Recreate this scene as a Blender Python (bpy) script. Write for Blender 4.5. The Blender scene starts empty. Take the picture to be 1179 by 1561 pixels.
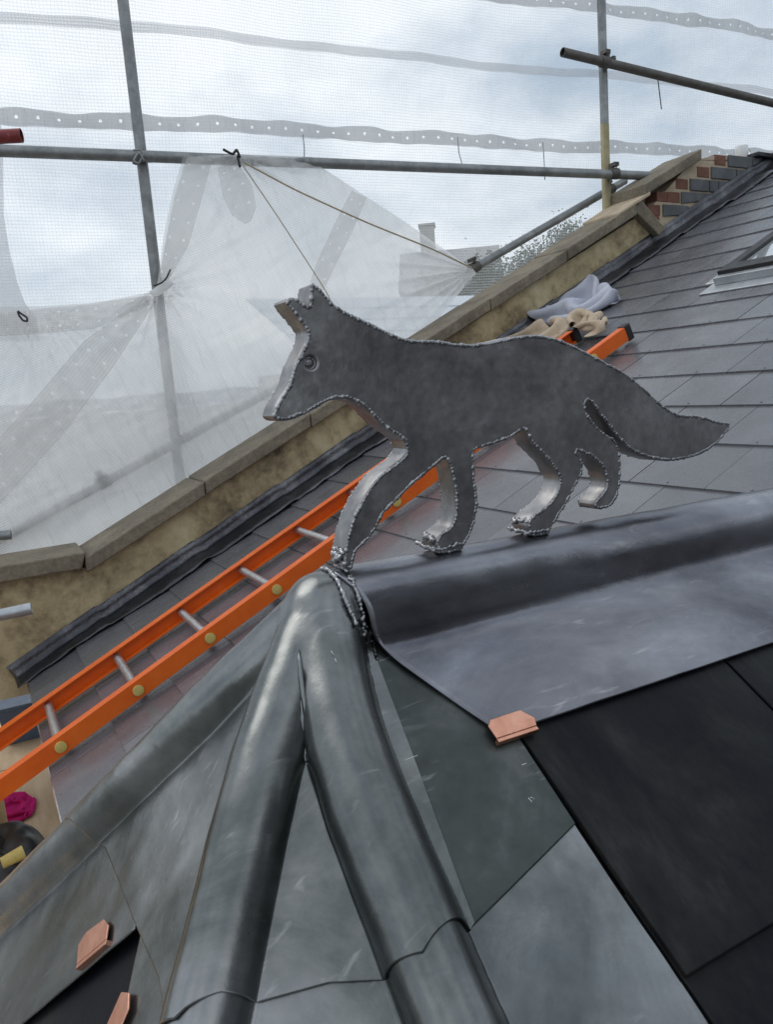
import bpy, bmesh, math, random
import numpy as np
from mathutils import Vector, Matrix
random.seed(7); RNG = np.random.default_rng(7)
SC = bpy.context.scene
COL = SC.collection

# ------------------------------------------------------------------ camera
# world: X along the bay ridge (into the main slope), Y away from the viewer, Z up (metres)
FPX, CX, CY = 1175.0, 589.5, 780.5                     # focal length and centre in photo pixels (1179 x 1561)
def _cam_axes():
    rd = lambda x, y: np.array([x-CX, -(y-CY), -FPX])
    n = np.cross(rd(3500, 365), rd(-140, 640)); n /= np.linalg.norm(n)
    if n[1] < 0: n = -n
    fw = np.array([0, 0, -1.]); fh = fw-n*(fw@n); fh /= np.linalg.norm(fh)
    W = np.array([np.cross(fh, n), fh, n])
    a = math.radians(62.0)
    B = np.array([[math.sin(a), math.cos(a), 0], [-math.cos(a), math.sin(a), 0], [0, 0, 1.]])
    return B@W
CAM = _cam_axes()
cd = bpy.data.cameras.new('camera'); cam = bpy.data.objects.new('camera', cd); COL.objects.link(cam)
cd.sensor_fit = 'HORIZONTAL'; cd.sensor_width = 36.0; cd.lens = 36.0*FPX/1179.0
cd.clip_start = 0.02; cd.clip_end = 2000
cam.matrix_world = Matrix([list(CAM[0])+[0], list(CAM[1])+[0], list(CAM[2])+[0], [0, 0, 0, 1]])
SC.camera = cam

# ------------------------------------------------------------------ sky, sun, exposure
SUN_EL, SUN_AZ = 52.0, 118.0          # degrees; azimuth measured from +X towards +Y
world = bpy.data.worlds.new('World'); SC.world = world; world.use_nodes = True
wn, wl = world.node_tree.nodes, world.node_tree.links
wn.clear()
wo = wn.new('ShaderNodeOutputWorld'); bg = wn.new('ShaderNodeBackground')
sky = wn.new('ShaderNodeTexSky'); sky.sky_type = 'NISHITA'; sky.sun_disc = False
sky.sun_elevation = math.radians(SUN_EL); sky.sun_rotation = math.radians(90.0-SUN_AZ)
sky.air_density = 1.0; sky.dust_density = 2.0
tc = wn.new('ShaderNodeTexCoord'); mp = wn.new('ShaderNodeMapping'); mp.inputs['Scale'].default_value = (1.0, 1.0, 2.2)
mp.inputs['Location'].default_value = (0.35, 0.1, 0.4)
wl.new(tc.outputs['Generated'], mp.inputs['Vector'])
nz = wn.new('ShaderNodeTexNoise'); nz.inputs['Scale'].default_value = 2.6; nz.inputs['Detail'].default_value = 6; nz.inputs['Roughness'].default_value = .55
wl.new(mp.outputs['Vector'], nz.inputs['Vector'])
cr = wn.new('ShaderNodeValToRGB'); cr.color_ramp.elements[0].position = .36; cr.color_ramp.elements[1].position = .62
cr.color_ramp.elements[0].color = (3.0, 3.8, 4.7, 1); cr.color_ramp.elements[1].color = (8.2, 8.5, 8.7, 1)
wl.new(nz.outputs['Fac'], cr.inputs['Fac'])
mx = wn.new('ShaderNodeMixRGB'); mx.inputs['Fac'].default_value = .86            # cloud cover over the clear sky
wl.new(sky.outputs['Color'], mx.inputs['Color1']); wl.new(cr.outputs['Color'], mx.inputs['Color2'])
wl.new(mx.outputs['Color'], bg.inputs['Color']); bg.inputs['Strength'].default_value = .15
wl.new(bg.outputs['Background'], wo.inputs['Surface'])
sd_ = bpy.data.lights.new('sun', 'SUN'); sd_.energy = 1.0; sd_.angle = math.radians(40); sd_.color = (1, .97, .92)
sun = bpy.data.objects.new('sun', sd_); COL.objects.link(sun)
_e, _a = math.radians(SUN_EL), math.radians(SUN_AZ)
sun.rotation_euler = Vector((math.cos(_e)*math.cos(_a), math.cos(_e)*math.sin(_a), math.sin(_e))).to_track_quat('Z', 'Y').to_euler()
SC.view_settings.view_transform = 'Standard'; SC.view_settings.look = 'None'
SC.view_settings.exposure = 0.0; SC.view_settings.gamma = 1.0; SC.view_settings.use_curve_mapping = False
SC.render.engine = 'CYCLES'
SC.cycles.transparent_max_bounces = 16

# ------------------------------------------------------------------ helpers
def ray(x, y): 
    v = CAM@np.array([x-CX, -(y-CY), -FPX]); return v/np.linalg.norm(v)
def onplane(x, y, p, n):
    v = ray(x, y); n = np.array(n, float); return v*((np.array(p, float)@n)/(v@n))
def onv(x, y, v): return onplane(x, y, (0, v, 0), (0, 1, 0))
def onz(x, y, z): return onplane(x, y, (0, 0, z), (0, 0, 1))
def project(p):
    c = CAM.T@np.array(p, float)
    if c[2] > -1e-3: return None
    return CX+FPX*c[0]/-c[2], CY-FPX*c[1]/-c[2]

def me(name, verts, faces, smooth=False):
    m = bpy.data.meshes.new(name)
    m.from_pydata([tuple(map(float, v)) for v in verts], [], [tuple(int(i) for i in f) for f in faces])
    m.validate(); m.update()
    if smooth: m.polygons.foreach_set('use_smooth', [True]*len(m.polygons))
    return m
def ob(name, mesh, mat=None, parent=None, label=None, cat=None, group=None, kind=None):
    o = bpy.data.objects.new(name, mesh); COL.objects.link(o)
    if mat is not None and mesh is not None and len(mesh.materials) == 0: mesh.materials.append(mat)
    if parent is not None: o.parent = parent
    if label: o['label'] = label
    if cat: o['category'] = cat
    if group: o['group'] = group
    if kind: o['kind'] = kind
    return o
def thing(name, label, cat, loc=(0, 0, 0), group=None):
    o = ob(name, None, None, None, label, cat, group); o.location = loc; o.empty_display_size = .05
    bpy.context.view_layer.update()
    return o
def adopt(o, parent):                       # parent while keeping world coordinates of the mesh
    o.parent = parent; o.matrix_parent_inverse = parent.matrix_world.inverted(); return o

class MB:
    """collects shapes for one mesh"""
    def __init__(s): s.v = []; s.f = []
    def add(s, v, f):
        n = len(s.v); s.v += [tuple(map(float, p)) for p in v]; s.f += [tuple(i+n for i in q) for q in f]; return s
    def hexa(s, c):                         # eight corners: bottom 4 (ccw) then top 4
        return s.add(c, [(3, 2, 1, 0), (4, 5, 6, 7), (0, 1, 5, 4), (1, 2, 6, 5), (2, 3, 7, 6), (3, 0, 4, 7)])
    def box(s, x0, x1, y0, y1, z0, z1):
        return s.hexa([(x0, y0, z0), (x1, y0, z0), (x1, y1, z0), (x0, y1, z0), (x0, y0, z1), (x1, y0, z1), (x1, y1, z1), (x0, y1, z1)])
    def obox(s, o, ex, ey, ez, x, y, z):    # oriented box: origin, axes, ranges
        o, ex, ey, ez = map(np.array, (o, ex, ey, ez)); g = lambda a, b, c: o+ex*a+ey*b+ez*c
        return s.hexa([g(x[0], y[0], z[0]), g(x[1], y[0], z[0]), g(x[1], y[1], z[0]), g(x[0], y[1], z[0]),
                       g(x[0], y[0], z[1]), g(x[1], y[0], z[1]), g(x[1], y[1], z[1]), g(x[0], y[1], z[1])])
    def tube(s, pts, r, n=14, caps=True, inner=None):
        pts = [np.array(p, float) for p in pts]; rs = r if hasattr(r, '__len__') else [r]*len(pts)
        T = [pts[min(i+1, len(pts)-1)]-pts[max(i-1, 0)] for i in range(len(pts))]
        T = [t/np.linalg.norm(t) for t in T]
        a = np.array([0, 0, 1.]) if abs(T[0][2]) < .9 else np.array([1., 0, 0])
        N = np.cross(T[0], a); N /= np.linalg.norm(N); v = []
        for p, t, q in zip(pts, T, rs):
            N = N-t*(N@t); N /= np.linalg.norm(N); Bn = np.cross(t, N)
            v += [p+q*(N*math.cos(2*math.pi*k/n)+Bn*math.sin(2*math.pi*k/n)) for k in range(n)]
        f = [(i*n+k, i*n+(k+1) % n, (i+1)*n+(k+1) % n, (i+1)*n+k) for i in range(len(pts)-1) for k in range(n)]
        m = len(pts)
        if caps and inner is None: f += [tuple(reversed(range(n))), tuple(range((m-1)*n, m*n))]
        if inner is not None:               # hollow ends: annulus and a recessed disc
            for e, base, t in ((0, 0, T[0]), (m-1, (m-1)*n, -T[-1])):
                c = pts[e]; k0 = len(v)
                ring = [c+(v[base+k]-c)*inner for k in range(n)]; v += ring
                v += [q+t*.05 for q in ring]
                for k in range(n):
                    k2 = (k+1) % n
                    f.append((base+k, base+k2, k0+k2, k0+k)); f.append((k0+k, k0+k2, k0+n+k2, k0+n+k))
                f.append(tuple(k0+n+k for k in range(n)))
        return s.add(v, f)
    def mesh(s, name='mesh', smooth=False): return me(name, s.v, s.f, smooth)
def bevel(o, w=.002, seg=2, angle=35):
    b = o.modifiers.new('bevel', 'BEVEL'); b.width = w; b.segments = seg; b.limit_method = 'ANGLE'; b.angle_limit = math.radians(angle); return o
def solid(o, t, off=1.0):
    b = o.modifiers.new('solidify', 'SOLIDIFY'); b.thickness = t; b.offset = off; return o
def autosmooth(m, deg=40):
    m.polygons.foreach_set('use_smooth', [True]*len(m.polygons))
    try: m.set_sharp_from_angle(angle=math.radians(deg))
    except Exception: pass
    return m
def vnoise(x, y, s, seed=0):
    """cheap smooth pseudo noise for folds and dents"""
    r = np.random.default_rng(seed); out = 0
    for i in range(6):
        a = r.uniform(0, 2*math.pi); w = s*r.uniform(.6, 1.7)
        out = out+np.sin((np.cos(a)*x+np.sin(a)*y)*w+r.uniform(0, 6.28))
    return out/6

# ------------------------------------------------------------------ materials
def new_mat(name):
    m = bpy.data.materials.new(name); m.use_nodes = True
    nt = m.node_tree; nt.nodes.clear()
    out = nt.nodes.new('ShaderNodeOutputMaterial'); p = nt.nodes.new('ShaderNodeBsdfPrincipled')
    nt.links.new(p.outputs['BSDF'], out.inputs['Surface'])
    return m, nt, p, out
def N(nt, t, **kw):
    n = nt.nodes.new(t)
    for k, v in kw.items():
        if k in n.inputs: n.inputs[k].default_value = v
        else: setattr(n, k, v)
    return n
def ramp(nt, src, stops):
    r = nt.nodes.new('ShaderNodeValToRGB'); e = r.color_ramp.elements
    while len(e) < len(stops): e.new(.5)
    for q, (p, c) in zip(e, stops):
        q.position = p; q.color = (*c, 1) if len(c) == 3 else c
    nt.links.new(src, r.inputs['Fac']); return r
def surface(name, stops, rough=(.4, .6), metal=0.0, scale=8.0, detail=8, stretch=(1, 1, 1), rot=(0, 0, 0), bump=.15, bscale=60, bdist=.002,
            spec=.5, fine=.25, fscale=90.0, rnd=0.0, distort=.4, scratch=0.0):
    m, nt, p, out = new_mat(name); L = nt.links
    co = N(nt, 'ShaderNodeTexCoord'); mp = N(nt, 'ShaderNodeMapping'); mp.inputs['Scale'].default_value = stretch; mp.inputs['Rotation'].default_value = rot
    L.new(co.outputs['Object'], mp.inputs['Vector'])
    vec = mp.outputs['Vector']
    oi = N(nt, 'ShaderNodeObjectInfo')
    if rnd:
        ad = N(nt, 'ShaderNodeVectorMath', operation='ADD'); sc = N(nt, 'ShaderNodeVectorMath', operation='SCALE'); sc.inputs['Scale'].default_value = 37.0
        cx = N(nt, 'ShaderNodeCombineXYZ'); L.new(oi.outputs['Random'], cx.inputs[0]); L.new(oi.outputs['Random'], cx.inputs[1])
        L.new(cx.outputs[0], sc.inputs[0]); L.new(vec, ad.inputs[0]); L.new(sc.outputs[0], ad.inputs[1]); vec = ad.outputs[0]
    a = N(nt, 'ShaderNodeTexNoise', Scale=scale, Detail=detail, Roughness=.6, Distortion=distort); L.new(vec, a.inputs['Vector'])
    b = N(nt, 'ShaderNodeTexNoise', Scale=fscale, Detail=4.0, Roughness=.6); L.new(vec, b.inputs['Vector'])
    mixf = N(nt, 'ShaderNodeMix', data_type='FLOAT'); mixf.inputs[0].default_value = fine
    L.new(a.outputs['Fac'], mixf.inputs[2]); L.new(b.outputs['Fac'], mixf.inputs[3])
    r = ramp(nt, mixf.outputs[0], stops); colour = r.outputs['Color']
    if rnd:
        hs = N(nt, 'ShaderNodeHueSaturation'); mr = N(nt, 'ShaderNodeMapRange'); mr.inputs['To Min'].default_value = 1-rnd; mr.inputs['To Max'].default_value = 1+rnd
        L.new(oi.outputs['Random'], mr.inputs['Value']); L.new(mr.outputs['Result'], hs.inputs['Value']); L.new(colour, hs.inputs['Color']); colour = hs.outputs['Color']
    if scratch:                              # scuffs and rub marks from dressing the sheet
        m2 = N(nt, 'ShaderNodeMapping'); m2.inputs['Scale'].default_value = (14, 90, 40); m2.inputs['Rotation'].default_value = (.3, .2, .7); L.new(co.outputs['Object'], m2.inputs['Vector'])
        q1 = N(nt, 'ShaderNodeTexNoise', Scale=1.6, Detail=3.0, Roughness=.5, Distortion=.6); L.new(m2.outputs[0], q1.inputs['Vector'])
        q2 = N(nt, 'ShaderNodeTexNoise', Scale=9.0, Detail=3.0); L.new(co.outputs['Object'], q2.inputs['Vector'])
        g1 = N(nt, 'ShaderNodeMapRange'); g1.inputs['From Min'].default_value = .60; g1.inputs['From Max'].default_value = .74; L.new(q1.outputs['Fac'], g1.inputs['Value'])
        g2 = N(nt, 'ShaderNodeMapRange'); g2.inputs['From Min'].default_value = .48; g2.inputs['From Max'].default_value = .68; g2.inputs['To Max'].default_value = scratch; L.new(q2.outputs['Fac'], g2.inputs['Value'])
        g3 = N(nt, 'ShaderNodeMath', operation='MULTIPLY'); L.new(g1.outputs[0], g3.inputs[0]); L.new(g2.outputs[0], g3.inputs[1])
        mc = N(nt, 'ShaderNodeMixRGB'); L.new(g3.outputs[0], mc.inputs['Fac']); L.new(colour, mc.inputs['Color1']); mc.inputs['Color2'].default_value = (.62, .63, .64, 1); colour = mc.outputs['Color']
    L.new(colour, p.inputs['Base Color'])
    c = N(nt, 'ShaderNodeTexNoise', Scale=scale*2.3, Detail=5.0, Roughness=.6); L.new(vec, c.inputs['Vector'])
    mr = N(nt, 'ShaderNodeMapRange'); mr.inputs['From Min'].default_value = .3; mr.inputs['From Max'].default_value = .7
    mr.inputs['To Min'].default_value = rough[0]; mr.inputs['To Max'].default_value = rough[1]
    L.new(c.outputs['Fac'], mr.inputs['Value']); L.new(mr.outputs['Result'], p.inputs['Roughness'])
    p.inputs['Metallic'].default_value = metal
    p.inputs['Specular IOR Level'].default_value = spec
    if bump:
        d = N(nt, 'ShaderNodeTexNoise', Scale=bscale, Detail=5.0, Roughness=.6); L.new(vec, d.inputs['Vector'])
        bp = N(nt, 'ShaderNodeBump', Strength=bump, Distance=bdist); L.new(d.outputs['Fac'], bp.inputs['Height']); L.new(bp.outputs['Normal'], p.inputs['Normal'])
    return m
M = {}
M['lead'] = surface('lead_sheet', [(.34, (.11, .119, .117)), (.46, (.19, .198, .196)), (.56, (.26, .265, .268)), (.68, (.38, .38, .385))], rough=(.20, .34), metal=.95, scale=4, bump=.12, bscale=24, bdist=.005, scratch=.4, fine=.14, fscale=70, distort=1.2)
M['lead_ridge'] = surface('lead_ridge_sheet', [(.34, (.115, .115, .13)), (.48, (.19, .19, .21)), (.58, (.25, .255, .28)), (.72, (.38, .385, .41))], rough=(.20, .36), scratch=.5, metal=.95, scale=3.0, bump=.10, bscale=24, bdist=.005, fine=.09, fscale=60, stretch=(1, 1.8, 1.8), distort=1.4)
M['lead_dark'] = surface('lead_dull_sheet', [(.3, (.045, .052, .049)), (.5, (.08, .089, .085)), (.7, (.16, .165, .16))], scratch=.6, rough=(.34, .52), metal=.85, scale=6, bump=.1, bscale=26, bdist=.004, fine=.25, fscale=60, distort=1.2)
M['lead_fox'] = surface('lead_fox_sheet', [(.34, (.165, .158, .162)), (.5, (.28, .272, .273)), (.66, (.42, .41, .407))], scratch=.55, rough=(.28, .48), metal=.9, scale=7, bump=.22, bscale=14, bdist=.010, fine=.3, fscale=110, distort=.8)
M['weld'] = surface('lead_weld', [(.3, (.20, .20, .21)), (.7, (.42, .42, .43))], rough=(.2, .34), metal=1.0, scale=60, bump=.2, bscale=160, bdist=.002)
M['copper'] = surface('copper_sheet', [(.3, (.58, .26, .17)), (.5, (.72, .36, .25)), (.7, (.82, .46, .34))], rough=(.28, .42), metal=1.0, scale=40, bump=.1, bscale=80)
M['slate'] = surface('slate', [(.3, (.095, .095, .104)), (.5, (.125, .125, .136)), (.72, (.165, .165, .178))], rough=(.20, .33), scale=5, bump=.12, bscale=45, bdist=.002, rnd=.12, spec=1.0, stretch=(1, 1, 1))
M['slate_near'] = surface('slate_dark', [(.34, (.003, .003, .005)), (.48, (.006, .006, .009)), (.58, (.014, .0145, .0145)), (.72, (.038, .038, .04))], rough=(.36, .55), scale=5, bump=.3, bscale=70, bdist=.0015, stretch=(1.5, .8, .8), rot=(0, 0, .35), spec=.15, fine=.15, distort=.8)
M['underlay'] = surface('roof_underlay', [(.3, (.012, .012, .013)), (.7, (.02, .02, .022))], rough=(.7, .9), bump=0)
M['flashing'] = surface('lead_flashing', [(.3, (.035, .035, .04)), (.5, (.075, .075, .082)), (.7, (.2, .2, .21))], rough=(.25, .42), metal=.8, scale=6, bump=.5, bscale=20, bdist=.012)
M['render'] = surface('wall_render', [(.34, (.10, .078, .05)), (.43, (.26, .20, .115)), (.54, (.46, .37, .215)), (.7, (.60, .51, .33))], rough=(.8, .95), scale=3.2, bump=.35, bscale=70, bdist=.004, fine=.3, fscale=30, distort=.6)
M['coping'] = surface('coping_stone', [(.3, (.09, .075, .055)), (.5, (.19, .16, .115)), (.7, (.31, .26, .185))], rough=(.8, .95), scale=6, bump=.5, bscale=90, bdist=.005, fine=.4, fscale=60)
M['brick_grey'] = surface('grey_brick', [(.3, (.07, .075, .08)), (.7, (.14, .146, .155))], rough=(.6, .8), scale=14, bump=.4, bscale=120)
M['brick_red'] = surface('red_brick', [(.3, (.12, .05, .035)), (.7, (.23, .10, .065))], rough=(.75, .9), scale=20, bump=.5, bscale=120)
M['mortar'] = surface('mortar', [(.3, (.34, .26, .17)), (.7, (.56, .46, .34))], rough=(.85, .95), scale=14, bump=.6, bscale=110, bdist=.006)
M['orange'] = surface('orange_fibreglass', [(.3, (.70, .10, .004)), (.6, (.82, .145, .008)), (.8, (.85, .21, .04))], rough=(.34, .5), scale=9, bump=.06, bscale=120, fscale=200)
M['alu'] = surface('aluminium', [(.3, (.5, .5, .5)), (.7, (.72, .72, .72))], rough=(.3, .45), metal=.9, scale=30, bump=.05)
M['steel'] = surface('galvanised_steel', [(.3, (.16, .17, .17)), (.5, (.24, .25, .25)), (.7, (.36, .37, .37))], rough=(.4, .6), metal=.6, scale=12, bump=.2, bscale=90, fscale=60)
M['steel_bright'] = surface('bright_steel', [(.3, (.38, .40, .42)), (.7, (.58, .6, .62))], rough=(.3, .5), metal=.7, scale=14, bump=.1)
M['steel_rust'] = surface('weathered_steel', [(.3, (.07, .062, .055)), (.7, (.14, .13, .12))], rough=(.5, .7), metal=.4, scale=16, bump=.2)
M['steel_paint'] = surface('ochre_stained_steel', [(.3, (.22, .19, .10)), (.7, (.38, .34, .2))], rough=(.5, .7), metal=.3, scale=16, bump=.2)
M['red_paint'] = surface('red_paint', [(.35, (.13, .012, .014)), (.6, (.22, .02, .022)), (.72, (.34, .2, .19))], rough=(.4, .6), scale=40, bump=.2, fine=.5)
M['black'] = surface('black_plastic', [(.3, (.008, .008, .009)), (.7, (.018, .018, .018))], rough=(.35, .55), bump=.05)
M['yellow'] = surface('yellow_plastic', [(.3, (.52, .38, .09)), (.7, (.68, .52, .18))], rough=(.4, .55), scale=60, bump=.1)
M['cloth_grey'] = surface('grey_towel', [(.3, (.42, .43, .50)), (.7, (.56, .57, .64))], rough=(.9, 1), scale=12, bump=.6, bscale=300, bdist=.002, spec=.1)
M['cloth_beige'] = surface('beige_cloth', [(.3, (.40, .31, .22)), (.7, (.60, .49, .37))], rough=(.9, 1), scale=14, bump=.6, bscale=260, bdist=.002, spec=.1)
M['cloth_pink'] = surface('pink_cloth', [(.3, (.42, .012, .12)), (.7, (.62, .03, .2))], rough=(.85, 1), scale=16, bump=.5, bscale=200, spec=.1)
M['ply'] = surface('plywood', [(.3, (.48, .33, .19)), (.5, (.64, .47, .30)), (.7, (.72, .56, .38))], rough=(.7, .9), scale=5, bump=.2, bscale=60, stretch=(6, .8, 1), fine=.35)
M['timber'] = surface('sawn_timber', [(.3, (.42, .27, .12)), (.7, (.62, .44, .23))], rough=(.7, .9), scale=6, stretch=(8, 8, .6), bump=.2)
M['blue_box'] = surface('blue_plastic', [(.3, (.055, .08, .13)), (.7, (.10, .14, .21))], rough=(.4, .6), bump=.05)
M['white_ceramic'] = surface('white_glaze', [(.3, (.72, .72, .7)), (.7, (.8, .8, .78))], rough=(.15, .25), bump=0)
M['rope'] = surface('tan_cord', [(.3, (.33, .27, .17)), (.7, (.5, .42, .29))], rough=(.8, .95), scale=60, bump=.4, bscale=300)
M['grass'] = surface('town_ground', [(.3, (.13, .135, .12)), (.5, (.21, .21, .20)), (.7, (.30, .295, .285))], rough=(.9, 1), scale=.12, bump=0)
M['leaf'] = surface('foliage', [(.3, (.06, .08, .04)), (.7, (.12, .15, .08))], rough=(.6, .8), scale=1.2, bump=0)
M['bark'] = surface('bark', [(.3, (.05, .038, .028)), (.7, (.11, .085, .06))], rough=(.9, 1), scale=5, bump=.5, bscale=20)
M['house_wall'] = surface('hazed_house_wall', [(.3, (.42, .40, .37)), (.7, (.52, .50, .47))], rough=(.85, .95), scale=2, bump=.2)  # paled so the far house fades as haze would make it
M['house_roof'] = surface('hazed_house_roof', [(.3, (.30, .29, .29)), (.7, (.38, .37, .37))], rough=(.8, .95), scale=2, bump=.3)  # roof tone lightened likewise, haze put into the colour
M['pale_panel'] = surface('pale_metal_panel', [(.3, (.5, .55, .62)), (.7, (.66, .7, .75))], rough=(.35, .5), metal=.2, scale=3, bump=.05)
def glass_mat():
    m, nt, p, out = new_mat('roof_glass'); p.inputs['Base Color'].default_value = (.08, .1, .11, 1); p.inputs['Roughness'].default_value = .04
    p.inputs['Specular IOR Level'].default_value = .9; p.inputs['Coat Weight'].default_value = 1.0; p.inputs['Coat Roughness'].default_value = .02
    p.inputs['Metallic'].default_value = .35; p.inputs['Base Color'].default_value = (.5, .54, .56, 1)
    return m
M['glass'] = glass_mat()
def net_mat(name, col, base, thread, period, duty, eyelet=None, fold=.0, tint=None):
    """woven sheeting: UVs are metres; open cells let the view through, threads and film scatter light"""
    m, nt, p, out = new_mat(name); nt.nodes.remove(p); L = nt.links
    uv = N(nt, 'ShaderNodeUVMap'); sp = N(nt, 'ShaderNodeSeparateXYZ'); L.new(uv.outputs['UV'], sp.inputs[0])
    def stripe(sock, per, du):
        a = N(nt, 'ShaderNodeMath', operation='DIVIDE'); a.inputs[1].default_value = per; L.new(sock, a.inputs[0])
        b = N(nt, 'ShaderNodeMath', operation='PINGPONG'); b.inputs[1].default_value = .5; L.new(a.outputs[0], b.inputs[0])
        c = N(nt, 'ShaderNodeMath', operation='LESS_THAN'); c.inputs[1].default_value = du*.5; L.new(b.outputs[0], c.inputs[0]); return c.outputs[0]
    su, sv = stripe(sp.outputs[0], period, duty*.62), stripe(sp.outputs[1], period, duty)
    mxn = N(nt, 'ShaderNodeMath', operation='MAXIMUM'); L.new(su, mxn.inputs[0]); L.new(sv, mxn.inputs[1])
    nzn = N(nt, 'ShaderNodeTexNoise', Scale=2.0, Detail=4.0); L.new(uv.outputs['UV'], nzn.inputs['Vector'])
    bs = N(nt, 'ShaderNodeMapRange'); bs.inputs['From Min'].default_value = .3; bs.inputs['From Max'].default_value = .7
    bs.inputs['To Min'].default_value = base-.06; bs.inputs['To Max'].default_value = base+.06; L.new(nzn.outputs['Fac'], bs.inputs['Value'])
    ml = N(nt, 'ShaderNodeMath', operation='MULTIPLY'); ml.inputs[1].default_value = thread; L.new(mxn.outputs[0], ml.inputs[0])
    ad = N(nt, 'ShaderNodeMath', operation='ADD'); ad.use_clamp = True; L.new(ml.outputs[0], ad.inputs[0]); L.new(bs.outputs[0], ad.inputs[1])
    fac = ad.outputs[0]
    if eyelet:                               # punched eyelet holes along the middle of a band
        per, rad, rows = eyelet
        a = N(nt, 'ShaderNodeMath', operation='DIVIDE'); a.inputs[1].default_value = per; L.new(sp.outputs[0], a.inputs[0])
        f = N(nt, 'ShaderNodeMath', operation='FRACT'); L.new(a.outputs[0], f.inputs[0])
        s1 = N(nt, 'ShaderNodeMath', operation='SUBTRACT'); s1.inputs[1].default_value = .5; L.new(f.outputs[0], s1.inputs[0])
        s2 = N(nt, 'ShaderNodeMath', operation='MULTIPLY'); s2.inputs[1].default_value = per; L.new(s1.outputs[0], s2.inputs[0])
        q = N(nt, 'ShaderNodeMath', operation='MULTIPLY'); L.new(s2.outputs[0], q.inputs[0]); L.new(s2.outputs[0], q.inputs[1])
        w = sp.outputs[1]
        if rows == 2:
            ab = N(nt, 'ShaderNodeMath', operation='ABSOLUTE'); L.new(w, ab.inputs[0])
            sb = N(nt, 'ShaderNodeMath', operation='SUBTRACT'); sb.inputs[1].default_value = .03; L.new(ab.outputs[0], sb.inputs[0]); w = sb.outputs[0]
        q2 = N(nt, 'ShaderNodeMath', operation='MULTIPLY'); L.new(w, q2.inputs[0]); L.new(w, q2.inputs[1])
        sm = N(nt, 'ShaderNodeMath', operation='ADD'); L.new(q.outputs[0], sm.inputs[0]); L.new(q2.outputs[0], sm.inputs[1])
        gt = N(nt, 'ShaderNodeMath', operation='GREATER_THAN'); gt.inputs[1].default_value = rad*rad; L.new(sm.outputs[0], gt.inputs[0])
        mm = N(nt, 'ShaderNodeMath', operation='MULTIPLY'); L.new(fac, mm.inputs[0]); L.new(gt.outputs[0], mm.inputs[1]); fac = mm.outputs[0]
    tr = N(nt, 'ShaderNodeBsdfTransparent'); df = N(nt, 'ShaderNodeBsdfDiffuse'); tl = N(nt, 'ShaderNodeBsdfTranslucent')
    df.inputs['Color'].default_value = (*col, 1); tl.inputs['Color'].default_value = (*(tint or col), 1)
    if fold:
        wv = N(nt, 'ShaderNodeTexNoise', Scale=3.0, Detail=5.0, Distortion=1.0)
        mpn = N(nt, 'ShaderNodeMapping'); mpn.inputs['Rotation'].default_value = (0, 0, -.9); mpn.inputs['Scale'].default_value = (6, .8, 1)
        L.new(uv.outputs['UV'], mpn.inputs['Vector']); L.new(mpn.outputs['Vector'], wv.inputs['Vector'])
        bp = N(nt, 'ShaderNodeBump', Strength=fold, Distance=.05); L.new(wv.outputs['Fac'], bp.inputs['Height'])
        L.new(bp.outputs['Normal'], df.inputs['Normal']); L.new(bp.outputs['Normal'], tl.inputs['Normal'])
    m1 = N(nt, 'ShaderNodeMixShader'); m1.inputs[0].default_value = .6; L.new(df.outputs[0], m1.inputs[1]); L.new(tl.outputs[0], m1.inputs[2])
    m2 = N(nt, 'ShaderNodeMixShader'); L.new(fac, m2.inputs[0]); L.new(tr.outputs[0], m2.inputs[1]); L.new(m1.outputs[0], m2.inputs[2])
    L.new(m2.outputs[0], out.inputs['Surface'])
    return m
M['net'] = net_mat('debris_net', (.80, .82, .83), .22, .24, .0145, .40, fold=.5)
M['net_band'] = net_mat('net_band', (.52, .53, .54), .70, .1, .012, .4, eyelet=(.085, .0068, 1), fold=.6)
M['net_seam'] = net_mat('net_seam', (.52, .53, .55), .40, .2, .012, .4)
M['sheet'] = net_mat('draped_sheet', (.88, .88, .87), .62, .12, .010, .45, fold=.7, tint=(.90, .91, .92))
M['sheet_band'] = net_mat('sheet_band', (.70, .69, .67), .36, .08, .010, .4, eyelet=(.085, .0068, 2))

# ------------------------------------------------------------------ ground and far surroundings
g = MB(); g.add([(-900, -900, -9), (900, -900, -9), (900, 900, -9), (-900, 900, -9)], [(0, 1, 2, 3)])
ob('ground', g.mesh(), M['grass'], kind='structure')

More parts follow.
